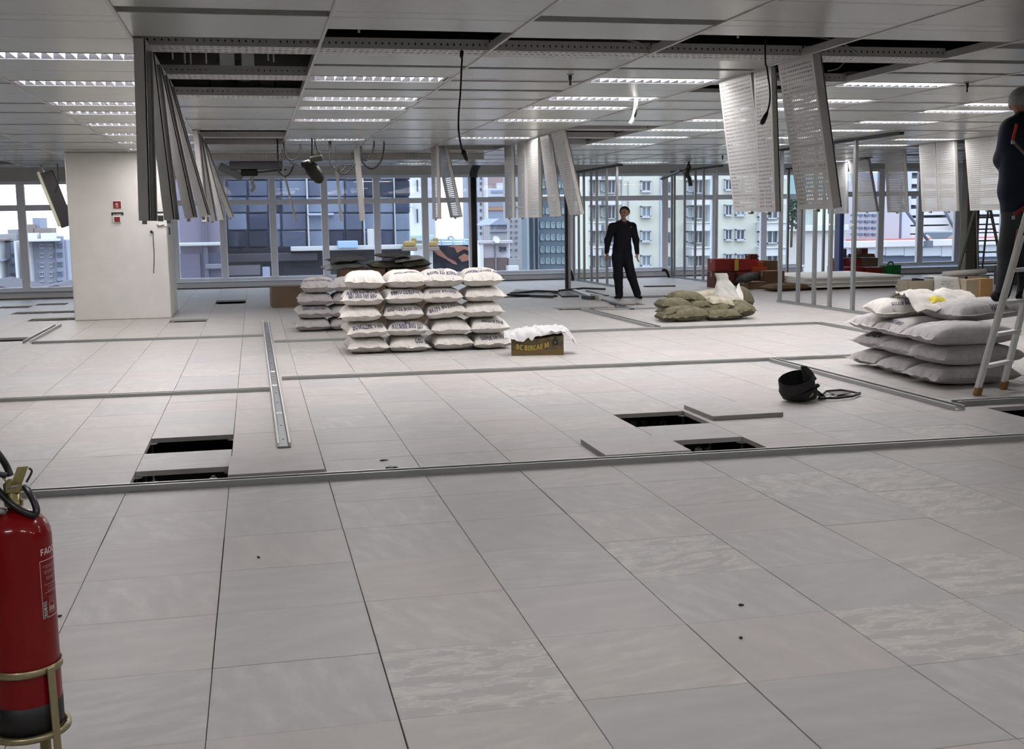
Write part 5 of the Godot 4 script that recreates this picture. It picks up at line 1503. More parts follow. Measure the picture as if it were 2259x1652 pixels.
	obj("tip", Shape.new(true).tube([at_y(1890, 869, 0.022) - vis_o, at_y(1898, 865, 0.03) - vis_o], [0.012, 0.006], 6), M.rubber, vis)
	var bits := [[1398, 934, "small white block lying in the far right floor hole, leftmost"], [1421, 933, "pale block in the far right floor hole, second from the left"], [1441, 934, "pale block in the far right floor hole, third from the left"], [1462, 933, "white block in the far right floor hole, rightmost"], [1541, 995, "white hooked bit lying in the near right floor hole"], [1563, 996, "pinkish bit lying in the near right floor hole"], [471, 1060, "white scrap lying in the near left floor hole"]]
	for i in bits.size():
		var p := at_y(bits[i][0], bits[i][1], -0.34)
		var w2 := thing("floor_block", bits[i][2], "block", p)
		obj("block", Shape.new().box(Vector3(0, 0, 0), Vector3(0.06, 0.05, 0.05), 0.01), mt(Color(0.86, 0.84, 0.80) if i != 5 else Color(0.66, 0.42, 0.34), 0.6), w2)
		obj("clip", Shape.new().box(Vector3(0, 0.03, 0), Vector3(0.03, 0.02, 0.03), 0.005), M.galv, w2)
	extinguisher()
func extinguisher():
	var base := EYE + sight(48, 1350) * 2.95
	var up := func(py: float) -> float: return at_z(48, py, base.z).y
	var y0: float = up.call(1602)
	var y1: float = up.call(1118)
	var r := 0.0835
	var t := thing("fire_extinguisher", "red fire extinguisher with a black hose standing in a brassy stand", "fire extinguisher", Vector3(base.x, y0, base.z))
	var h := y1 - y0
	var red := mt(Color(0.44, 0.015, 0.035), 0.3, 0.0, {"metallic_specular": 0.25, "clearcoat_enabled": true, "clearcoat": 0.35, "clearcoat_roughness": 0.06})
	var pr := [Vector2(0, 0.075)]
	pr = [Vector2(r, 0.075), Vector2(r, h - 0.075)]
	for i in 9:
		var a := PI / 2 * i / 8.0
		pr.append(Vector2(0.016 + (r - 0.016) * cos(a), h - 0.075 + 0.068 * sin(a)))
	pr.append(Vector2(0.016, h + 0.01)); pr.append(Vector2(0, h + 0.01))
	obj("cylinder", Shape.new(true).lathe(pr, 48), red, t)
	obj("skirt", Shape.new(true).lathe([Vector2(0, 0.0), Vector2(r - 0.006, 0.0), Vector2(r + 0.001, 0.008), Vector2(r + 0.001, 0.076), Vector2(r - 0.004, 0.078)], 48), M.black, t)
	var brass := mt(Color(0.62, 0.58, 0.40), 0.32, 0.8)
	var vt := mt(Color(0.66, 0.64, 0.42), 0.35, 0.5)
	obj("neck", Shape.new(true).lathe([Vector2(0.022, h + 0.004), Vector2(0.024, h + 0.018), Vector2(0.018, h + 0.02), Vector2(0.017, h + 0.05), Vector2(0, h + 0.05)], 20), brass, t)
	var cam := Vector3(EYE.x - base.x, 0, EYE.z - base.z).normalized()
	var side := Vector3.UP.cross(cam).normalized()       # to the right as the camera sees it
	obj("valve", Shape.new().box(Vector3(0, h + 0.052, 0), Vector3(0.04, 0.036, 0.04), 0.008), brass, t)
	# carrying handle and squeeze lever, seen end-on
	obj("handle", Shape.new(true).sheet(func(u, v): return Vector3(0, h + 0.06 + 0.05 * u, 0) + side * (0.008 + 0.018 * u + 0.008 * sin(v * PI) + (v - 0.5) * 0.026) + cam * (0.02 + 0.03 * u), 6, 6).sheet(func(u, v): return Vector3(0, h + 0.06 + 0.05 * u, 0) + side * (0.008 + 0.018 * u + 0.008 * sin(v * PI) + (v - 0.5) * 0.024) + cam * (0.016 + 0.03 * u), 6, 6), vt, t)
	obj("lever", Shape.new(true).sheet(func(u, v): return Vector3(0, h + 0.085 - 0.03 * u * u, 0) + side * (-0.012 - 0.004 * sin(v * PI)) + cam * ((v - 0.5) * 0.02) + side * (-0.028 * (1 - u) + 0.006), 6, 6), mt(Color(0.62, 0.54, 0.12), 0.4, 0.2), t)
	obj("lever_grip", Shape.new(true).tube([Vector3(0, h + 0.082, 0) + side * -0.012, Vector3(0, h + 0.088, 0) + side * -0.03, Vector3(0, h + 0.09, 0) + side * -0.045], [0.008, 0.007, 0.005], 8), M.dark_steel, t)
	obj("pin", Shape.new(true).tube([Vector3(0, h + 0.056, 0) + side * -0.012 + cam * 0.03, Vector3(0, h + 0.062, 0) + side * 0.014 + cam * 0.032], 0.003, 6), M.steel, t)
	obj("ring_seal", Shape.new(true).tube(smooth_path([Vector3(0, h + 0.10, 0) + side * 0.04 + cam * 0.02, Vector3(0, h + 0.09, 0) + side * 0.046 + cam * 0.02, Vector3(0, h + 0.065, 0) + side * 0.032 + cam * 0.02], 4), 0.003, 6), M.dark_steel, t)
	obj("side_cap", Shape.new(true).tube([Vector3(0, h - 0.006, 0) + side * -0.02 + cam * 0.02, Vector3(0, h + 0.004, 0) + side * -0.044 + cam * 0.022], 0.01, 10), M.steel, t)
	var q := func(px: float, py: float, out: float) -> Vector3:
		var p := EYE + sight(px, py) * 2.95 - t.position
		return p + cam * out
	var hose: Array = smooth_path([q.call(55, 1075, 0.0), q.call(63, 1080, 0.03), q.call(74, 1098, 0.05), q.call(79, 1115, 0.055), q.call(74, 1124, 0.06), q.call(52, 1116, 0.07), q.call(24, 1098, 0.07), q.call(2, 1078, 0.06), q.call(-18, 1054, 0.05), q.call(-32, 1020, 0.04), q.call(-28, 990, 0.03), q.call(-12, 990, 0.02), q.call(4, 1010, 0.01), q.call(16, 1032, 0.0), q.call(23, 1050, 0.0)], 5)
	obj("hose", Shape.new(true).tube(hose, 0.0088, 12), mt(Color(0.07, 0.07, 0.09), 0.38), t)
	# printing on the right side
	var a0 := atan2(side.dot(Vector3.RIGHT), side.dot(Vector3.BACK))
	var on := func(ang: float, y: float, x: float, lift: float) -> Vector3:
		var a := ang + x / r
		return (cam * cos(a) + side * sin(a)) * (r + lift) + Vector3(0, y, 0)
	var wt := mt(Color(0.82, 0.76, 0.76), 0.5)
	var yy := func(py: float) -> float: return at_z(100, py, base.z).y - y0
	var put := func(text: String, hgt: float, ang: float, y: float, sq: float, m: Material):
		obj("lettering", lettering(text, hgt, func(x, v): return on.call(ang, y + v, x, 0.0008), sq), m, t)
	put.call("FAOC", 0.017, 1.0, yy.call(1207), 1.0, wt)
	var lines := Shape.new()
	var strip := func(a: float, b: float, ya: float, yb: float):
		lines.sheet(func(u, v): return on.call(lerpf(a, b, u), lerpf(ya, yb, v), 0.0, 0.0007), 8, 1)
	var top: float = yy.call(1225)
	var bot: float = yy.call(1350)
	var la := 0.61
	var lb := 1.45
	strip.call(la, lb, top, top - 0.0016); strip.call(la, lb, bot, bot + 0.0016); strip.call(la, la + 0.016, bot, top)
	strip.call(la + 0.12, lb, yy.call(1279), yy.call(1279) + 0.0008); strip.call(la + 0.12, lb, yy.call(1296), yy.call(1296) + 0.0008)
	obj("label_border", lines, wt, t)
	var small := mt(Color(0.62, 0.40, 0.42), 0.5)
	var k := 0
	for py in [1238, 1242, 1250, 1254, 1263, 1267, 1285, 1292, 1308, 1314]:
		put.call(["EXTINTOR DE POLVO", "ABC PRESION", "MANTENER LEJOS", "DEL CALOR Y SOL", "REVISAR CADA", "DOCE MESES", "fa 43ACD", "BOMBEROS", "TIRAR DEL", "PASADOR"][k], 0.0045, 1.02, yy.call(py), 0.9, small)
		k += 1
	var tagm := Shape.new()
	tagm.sheet(func(u, v): return on.call(lerpf(0.645, 0.78, u), lerpf(yy.call(1349), yy.call(1314), v), 0.0, 0.0009), 4, 1)
	obj("white_tag", tagm, mt(Color(0.72, 0.68, 0.66), 0.5), t)
	obj("lettering", lettering("ATCDH", 0.011, func(x, v): return on.call(0.712, yy.call(1331) + x, -v, 0.0014), 1.0), M.black, t)
	var bx := Shape.new()
	for e in [[0.87, 1.12, 1319, 1318.4], [0.87, 1.12, 1341, 1340.4]]: bx.sheet(func(u, v): return on.call(lerpf(e[0], e[1], u), lerpf(yy.call(e[2]), yy.call(e[3]), v), 0.0, 0.0008), 4, 1)
	for e in [0.87, 1.12]: bx.sheet(func(u, v): return on.call(e + 0.012 * u, lerpf(yy.call(1341), yy.call(1318.4), v), 0.0, 0.0008), 1, 1)
	obj("logo_frame", bx, wt, t)
	put.call("Vini", 0.013, 0.99, yy.call(1332), 0.7, wt)
	# the stand
	var s := thing("extinguisher_stand", "brassy metal stand with two rings holding the red extinguisher", "stand", Vector3(base.x, 0, base.z))
	var zinc := mt(Color(0.58, 0.55, 0.42), 0.35, 0.7)
	var ring := func(y: float, rad: float, hh: float, thick: float) -> Shape:
		return Shape.new(true).lathe([Vector2(rad, y - hh), Vector2(rad + thick, y - hh + 0.001), Vector2(rad + thick, y + hh - 0.001), Vector2(rad, y + hh), Vector2(rad, y - hh)], 48)
	obj("upper_ring", ring.call(y0 + 0.165, r + 0.003, 0.0095, 0.003), zinc, s)
	obj("lower_ring", ring.call(y0 - 0.002, r + 0.004, 0.008, 0.012), zinc, s)
	obj("tray", Shape.new(true).lathe([Vector2(0, y0 - 0.008), Vector2(r + 0.01, y0 - 0.008), Vector2(r + 0.01, y0 - 0.003), Vector2(0, y0 - 0.003)], 32), zinc, s)
	for ang in [0.66, 2.75, -1.43]:
		var dir := cam * cos(ang) + side * sin(ang)
		obj("leg", Shape.new().bar(dir * (r + 0.010) + Vector3(0, y0 + 0.172, 0), dir * (r + 0.022) + Vector3(0, 0.0, 0), 0.022, 0.005, 0.001, dir), zinc, s)
	var dir2 := cam * cos(0.5) + side * sin(0.5)
	obj("brace", Shape.new().bar(dir2 * (r - 0.02) + Vector3(0, y0 - 0.008, 0), dir2 * (r - 0.03) + Vector3(0, 0.0, 0), 0.022, 0.005, 0.001, dir2), zinc, s)

# ---------- cartons, crates and boards in the far half
func build_far_things():
	var r1 := mt(Color(0.48, 0.10, 0.08), 0.7)
	var r2 := mt(Color(0.56, 0.11, 0.10), 0.7)
	var dr := mt(Color(0.30, 0.08, 0.06), 0.75)
	var og := mt(Color(0.62, 0.24, 0.09), 0.7)
	var br := mt(Color(0.36, 0.27, 0.19), 0.8)
	var br2 := mt(Color(0.33, 0.22, 0.13), 0.8)
	var tan_ := mt(Color(0.66, 0.58, 0.46), 0.8)
	var beige := mt(Color(0.74, 0.69, 0.60), 0.8)
	var pale := mt(Color(0.60, 0.56, 0.49), 0.8)
	var white := mt(Color(0.84, 0.84, 0.82), 0.7)
	# left heap behind the studs: [x0, y0, x1, y1, z, depth, material, label]
	var heap := [
		[1578, 600, 1622, 628, -21.0, 0.5, dr, "dark red carton at the lower left of the heap behind the studs"],
		[1626, 598, 1664, 628, -21.0, 0.5, r1, "red carton low in the heap behind the plastic bag"],
		[1665, 590, 1693, 616, -20.8, 0.5, og, "bright orange carton low in the heap"],
		[1693, 598, 1731, 642, -20.3, 0.6, br2, "brown carton at the lower right end of the heap"],
		[1577, 571, 1622, 599, -21.1, 0.45, r1, "long dark red carton in the upper left of the heap"],
		[1626, 571, 1674, 597, -21.0, 0.45, r2, "long red carton in the upper middle of the heap"],
		[1673, 578, 1686, 597, -20.9, 0.3, og, "narrow orange carton standing on end in the heap"],
		[1688, 575, 1716, 597, -20.9, 0.45, br, "brown carton on the upper right of the heap"],
		[1655, 561, 1672, 571, -21.0, 0.3, dr, "small dark carton on top of the heap"],
		[1650, 622, 1692, 641, -20.2, 0.5, br, "flat brown carton lying in front of the heap"]]
	for q in heap + [
		[1841, 588, 1862, 612, -23.7, 0.4, r2, "red crate at the left end of the far red row"],
		[1863, 590, 1907, 613, -23.5, 0.4, r2, "wide red crate in the middle of the far red row"],
		[1910, 590, 1956, 613, -23.4, 0.4, r1, "long red crate at the right end of the far red row"],
		[1847, 570, 1868, 588, -23.75, 0.35, r1, "red crate in the second layer behind the stud"],
		[1882, 569, 1901, 589, -23.5, 0.35, r2, "red crate in the second layer right of the stud"],
		[1903, 569, 1937, 589, -23.4, 0.35, br, "brown carton in the second layer of the far row"],
		[1854, 549, 1868, 569, -23.7, 0.3, br, "brown carton on top of the far row, left of the stud"],
		[1886, 560, 1930, 568, -23.4, 0.35, br2, "flat brown carton on top of the far row"],
		[1900, 548, 1915, 560, -23.4, 0.3, dr, "small dark carton at the very top of the far row"]]:
		var a := at_z(q[0], q[3], q[4])
		var b := at_z(q[2], q[1], q[4])
		var low: bool = a.y < 0.12
		var y0: float = 0.0 if low else a.y
		carton(q[7], Vector3((a.x + b.x) / 2, y0, q[4] - q[5] / 2), Vector3(absf(b.x - a.x), b.y - y0, q[5]), 0.0, q[6], tan_)
	var tp := obj("tape_band", Shape.new().box(at_z(1625, 585, -20.93), Vector3(0.09, 0.24, 0.02), 0.002), mt(Color(0.70, 0.62, 0.22), 0.6))
	tag(tp, "yellow upright band between the two long red cartons of the heap", "tape")
	var p := at_y(1655, 634)
	sack("black crumpled bag on the floor in front of the red cartons", "", Vector3(p.x, 0, p.z), 0.2, 0.62, 0.4, 0.34, M.black, 301, [], Vector3(0, 0, 0.12), "black_sack", 0.0)
	p = at_z(1652, 614, -20.0)
	sack("small grey black bag lying on the black crumpled one", "", Vector3(p.x, 0.17, p.z - 0.1), 0.4, 0.36, 0.3, 0.15, mt(Color(0.16, 0.16, 0.15), 0.8), 302, [], Vector3(0, 0, 0.15), "black_sack", 0.0)
	p = at_y(1712, 642)
	sack("flat brown sack lying right of the heap of cartons", "", Vector3(p.x + 0.25, 0, p.z - 0.1), 0.1, 0.95, 0.5, 0.16, mt(Color(0.34, 0.26, 0.18), 0.85), 303, [], Vector3.ZERO, "brown_sack", 0.03)
	p = at_y(1632, 640)
	sack("grey sack standing behind the crumpled white bag", "", Vector3(at_z(1628, 650, -14.7).x, 0, -14.7), 0.3, 0.4, 0.35, 0.42, mt(Color(0.33, 0.31, 0.25), 0.85), 304, [], Vector3.ZERO, "grey_sack", 0.02)
	# green crate
	var a := at_z(1957, 611, -23.2)
	var b := at_z(1988, 588, -23.2)
	var g1 := thing("green_crate", "bright green plastic crate at the right end of the red row", "crate", Vector3((a.x + b.x) / 2, 0, -23.4))
	var w := b.x - a.x
	var gm := mt(Color(0.06, 0.38, 0.16), 0.45)
	var s := Shape.new()
	for sg in [-1.0, 1.0]:
		s.box(Vector3(sg * w / 2, 0.15, 0), Vector3(0.02, 0.3, 0.36), 0.004)
		s.box(Vector3(0, 0.15, sg * 0.17), Vector3(w, 0.3, 0.02), 0.004)
	s.box(Vector3(0, 0.015, 0), Vector3(w, 0.03, 0.36))
	obj("box", s, gm, g1)
	var rb := Shape.new()
	for k in 5: rb.box(Vector3(-w / 2 + w * (k + 0.5) / 5, 0.15, 0.185), Vector3(0.02, 0.28, 0.012), 0.002)
	rb.box(Vector3(0, 0.295, 0.185), Vector3(w * 1.04, 0.03, 0.02), 0.003)
	obj("ribs", rb, mt(Color(0.10, 0.48, 0.22), 0.45), g1)
	obj("handle", Shape.new(true).tube(smooth_path([Vector3(-0.08, 0.3, 0), Vector3(-0.03, 0.37, 0), Vector3(0.06, 0.37, 0), Vector3(0.1, 0.3, 0)]), 0.02, 8), gm, g1)
	# stack of white boards
	a = at_y(1770, 637)
	b = at_y(1985, 634)
	var st := thing("board_stack", "low white stack of plasterboards behind the nearest studs", "board stack", Vector3((at_z(1772, 640, -19.4).x + at_z(1990, 640, -19.4).x) / 2, 0, -20.6), 0.0)
	for k in 5: obj("board", Shape.new().box(Vector3(0.03 * sin(k * 2.0), 0.065 + k * 0.045, 0.03 * cos(k * 3.0)), Vector3(2.3, 0.04, 2.4), 0.004), white, st)
	obj("batten", Shape.new().box(Vector3(0, 0.022, 1.0), Vector3(2.2, 0.044, 0.08)).box(Vector3(0, 0.022, -1.0), Vector3(2.2, 0.044, 0.08)), mt(Color(0.12, 0.11, 0.10), 0.9), st)
	# open pale cartons and paper in front of the right windows
	var c := carton("open beige carton at the left end of the pale boxes on the right", Vector3(at_z(2018, 648, -16.4).x, 0, -16.4), Vector3(0.50, 0.34, 0.5), -0.15, pale, null, true)
	obj("tool", Shape.new(true).tube([Vector3(-0.1, 0.35, 0.1), Vector3(-0.02, 0.355, 0.1), Vector3(0.12, 0.345, 0.12)], [0.03, 0.025, 0.012], 8), M.black, c)
	obj("tape", Shape.new().box(Vector3(0.253, 0.2, 0.1), Vector3(0.004, 0.3, 0.06)), mt(Color(0.42, 0.40, 0.38), 0.7), c)
	var zc := -16.0
	a = at_z(2092, 655, zc)
	var pk := thing("white_package", "white wrapped package with faint print, between the pale cartons", "package", Vector3(a.x, 0, zc - 0.3))
	var nn := FastNoiseLite.new()
	nn.seed = 4
	obj("wrap", Shape.new(true).sheet(func(u, v):
		var x: float = (u - 0.5) * 0.52
		var fold: float = 0.01 * sin(u * 9.0 + v * 4.0)
		if v < 0.5: return Vector3(x * (1.0 + 0.10 * (0.5 - v)) + 0.03 * (0.5 - v), 0.41 * v * 2.0 * 0.98 - 0.0, 0.30 - 0.20 * v + fold)
		return Vector3(x, 0.40 + 0.012 * sin(u * 5.0), 0.20 - (v - 0.5) * 0.9 + fold), 16, 14, false), white, pk)
	obj("core", Shape.new().box(Vector3(0, 0.19, 0), Vector3(0.46, 0.38, 0.38), 0.02), mt(Color(0.78, 0.78, 0.76), 0.8), pk)
	for k in 3: obj("lettering", lettering(["FRAGIL CAJA 24", "UNID. TECHO", "60 x 120"][k], 0.028, func(x, y): return Vector3(x + [0.02, -0.03, 0.06][k], 0.31 - k * 0.045 + y, 0.232 + k * 0.012), 0.9), mt(Color(0.55, 0.56, 0.58), 0.8), pk)
	for q in [[2130, 617, 2160, 658, "beige carton left of the ladder man's shoe", beige, -15.9], [2161, 615, 2192, 656, "tan carton half hidden by the ladder man's shoe", mt(Color(0.76, 0.60, 0.40), 0.8), -15.85]]:
		a = at_z(q[0], q[3], q[6])
		b = at_z(q[2], q[1], q[6])
		carton(q[4], Vector3((a.x + b.x) / 2, 0, q[6] - 0.22), Vector3(b.x - a.x - 0.012, b.y, 0.44), 0.0, q[5], white)
	a = at_z(2135, 617, -15.95)
	var kn := obj("black_lump", Shape.new().box(Vector3(a.x + 0.03, a.y + 0.035, -16.05), Vector3(0.06, 0.055, 0.06), 0.02), M.black)
	tag(kn, "small black lump on top of the beige carton by the ladder", "lump")
	p = at_z(2130, 604, -17.6)
	var roll := thing("paper_roll", "rolled white sheets lying behind the pale cartons", "roll", Vector3(p.x, 0.0, -17.6))
	obj("roll", Shape.new(true).tube([Vector3(-0.5, 0.36, 0), Vector3(0.45, 0.40, 0)], 0.06, 14), white, roll)
	obj("rest", Shape.new().box(Vector3(0, 0.16, 0), Vector3(0.9, 0.30, 0.3), 0.01), pale, roll)
	p = at_z(2200, 600, -19.5)
	carton("grey carton behind the far stepladder", Vector3(p.x + 0.2, 0, -19.3), Vector3(0.5, 0.42, 0.5), 0.0, mt(Color(0.34, 0.33, 0.31), 0.8))
	a = at_z(1985, 637, -12.6)
	# flat white sheet on the back of the right stack and boards on the floor
	var fb := thing("flat_board", "thin white board lying on the floor behind the right stack", "board", at_y(2200, 690))
	obj("board", Shape.new().box(Vector3(0, 0.012, 0), Vector3(1.3, 0.022, 0.9), 0.003), white, fb)
	obj("edge", Shape.new().box(Vector3(0, 0.012, 0.452), Vector3(1.3, 0.02, 0.003)), pale, fb)
	# carton at the far left behind the rear stack
	a = at_z(599, 676, -18.9)
	b = at_z(668, 632, -18.9)
	carton("long low brown carton on the floor left of the rear sack stack", Vector3((a.x + b.x) / 2, 0, -19.2), Vector3(b.x - a.x, b.y, 0.6), 0.06, mt(Color(0.38, 0.31, 0.25), 0.8), mt(Color(0.66, 0.65, 0.58), 0.5))
	# clutter on the floor between the stack and the man
	for q in [[1118, 652, 1230, 655, 1200, 645, 1140, 641, 0.035, "dark crumpled sheet lying by the window right of the sack stack", 0], [1225, 645, 1252, 646, 1278, 655, 1240, 656, 0.03, "dark flat board leaning into a floor hole near the lone post", 0]]:
		var o := at_y(q[0], q[1])
		var poly := []
		for k in 4:
			var v := at_y(q[k * 2], q[k * 2 + 1]) - o
			poly.append(Vector2(v.x, -v.z))
		var t := thing("floor_sheet", q[9], "sheet", o)
		obj("sheet", Shape.new().prism(poly, q[8], Transform3D(Basis(Vector3.RIGHT, -PI / 2), Vector3(0, q[8] / 2, 0))), M.black, t)
		obj("fold", Shape.new(true).tube([Vector3(0.1, q[8], -0.1), Vector3(0.7, q[8] + 0.03, -0.25), Vector3(1.2, q[8], -0.2)], 0.025, 6), mt(Color(0.2, 0.2, 0.2), 0.7), t)
	for q in [[1286, 659, 1308, 661, 0.07, "small metal profile end lying left of the man's feet", M.dark_steel], [1306, 659, 1326, 662, 0.1, "short pale metal profile end beside the dark one", M.white_metal], [1262, 641, 1312, 660, 0.05, "long pale metal profile lying between the lone post and the man", M.galv], [1170, 655, 1220, 657, 0.05, "thin dark batten lying right of the sack stack", M.dark_steel], [1330, 662, 1395, 683, 0.02, "thin dark strip lying on the floor in front of the man", M.dark_steel], [1296, 642, 1340, 653, 0.02, "thin dark strip lying left of the man's feet", M.dark_steel], [1420, 633, 1490, 632, 0.03, "thin dark strip lying on the floor right of the man", M.dark_steel]]:
		var o := at_y(q[0], q[1])
		var e := at_y(q[2], q[3]) - o
		var t := obj("floor_profile", Shape.new().bar(Vector3(0, q[4] / 2, 0), e + Vector3(0, q[4] / 2, 0), 0.08, q[4], 0.004), q[6], null, Transform3D(Basis(), o))
		tag(t, q[5], "metal profile", "profiles and strips on the floor")
	stepladder("grey green stepladder standing at the far right windows", at_z(2162, 612, -20.3).x, -20.3)
	work_ladder()
func stepladder(label: String, x: float, z: float):
	var t := thing("stepladder", label, "ladder", Vector3(x, 0, z))
	var m := mt(Color(0.42, 0.44, 0.38), 0.45, 0.4)
	var top := 1.65
	for side in [-1.0, 1.0]:
		for fr in [-1.0, 1.0]:
			var s := Shape.new()
			s.bar(Vector3(side * 0.34, 0.02, fr * 0.45), Vector3(side * 0.17, top, fr * 0.04), 0.035, 0.06, 0.004)
			obj("stile", s, m, t)
			obj("foot", Shape.new().box(Vector3(side * 0.34, 0.02, fr * 0.45), Vector3(0.05, 0.04, 0.07), 0.008), M.rubber, t)
	for k in 6:
		var f := (k + 0.7) / 6.4
		var hw := lerpf(0.34, 0.17, f)
		obj("tread", Shape.new().box(Vector3(0, top * f, lerpf(0.45, 0.04, f)), Vector3(hw * 2, 0.03, 0.07), 0.004), m, t)
		if k % 2 == 0: obj("tread", Shape.new().box(Vector3(0, top * f, -lerpf(0.45, 0.04, f)), Vector3(hw * 2, 0.025, 0.03), 0.004), m, t)
	obj("cap", Shape.new().box(Vector3(0, top + 0.01, 0), Vector3(0.40, 0.04, 0.18), 0.01), m, t)
	var q := thing("grey_column", "narrow grey column standing behind the far stepladder", "column", Vector3(x + 0.22, 0, z - 0.85))
	obj("shaft", Shape.new().box(Vector3(0, 1.55, 0), Vector3(0.26, 3.1, 0.26), 0.01), mt(Color(0.48, 0.47, 0.43), 0.7), q)
	obj("cover_strip", Shape.new().box(Vector3(0.16, 1.55, 0.04), Vector3(0.06, 3.1, 0.2), 0.004), mt(Color(0.22, 0.25, 0.16), 0.7), q)
func work_ladder():
	var t := thing("work_ladder", "white aluminium ladder that the man in the cap stands on", "ladder", at_y(2155, 872))
	var o := t.position
	var m := mt(Color(0.84, 0.85, 0.84), 0.4, 0.1)
	var rub := mt(Color(0.52, 0.38, 0.20), 0.7)
	var f0 := Vector3.ZERO
	var f1 := at_y(2213, 858) - o
	var r := f1.normalized()
	var lean := Vector3(-r.z, 0, r.x)
	if lean.z < 0: lean = -lean
	var H := 2.35
	var top := lean * 0.52 + Vector3(0, H, 0)
	var squeeze := 0.10
	for k in 2:
		var a: Vector3 = [f0, f1][k]
		var b: Vector3 = a + top + r * (squeeze if k == 0 else -squeeze)
		var s := Shape.new()
		s.bar(a + Vector3(0, 0.03, 0), b, 0.088, 0.032, 0.004, lean)
		obj("stile", s, m, t)
		obj("foot", Shape.new().bar(a + Vector3(0, 0.0, 0), a + (b - a).normalized() * 0.075, 0.096, 0.042, 0.006, lean), rub, t)
		if k == 0:
			for j in 5:
				var p: Vector3 = a.lerp(b, 0.595 + j * 0.026)
				obj("slot_mark", Shape.new().box(Vector3.ZERO, Vector3(0.062 - 0.02 * int(j == 0), 0.022, 0.036), 0.004, Transform3D(Basis(), p + lean * 0.001 + Vector3(0.012, 0, 0))), M.black, t)
	for k in 8:
		var f := 0.11 + k * 0.118
		var a := f0.lerp(f0 + top + r * squeeze, f)
		var b := f1.lerp(f1 + top - r * squeeze, f)
		obj("rung", Shape.new().bar(a, b, 0.07, 0.03, 0.004), m, t)
	# rear frame, standing away from the camera on the far side
	var apex := (f0 + f1) / 2.0 + top
	for k in 2:
		var a: Vector3 = [f0, f1][k] + lean * 1.15
		obj("rear_stile", Shape.new().bar(a + Vector3(0, 0.02, 0), apex + r * (0.14 if k else -0.14), 0.045, 0.025, 0.004, lean), m, t)
	obj("cap", Shape.new().bar(apex - r * 0.2, apex + r * 0.2, 0.14, 0.04, 0.008), m, t)

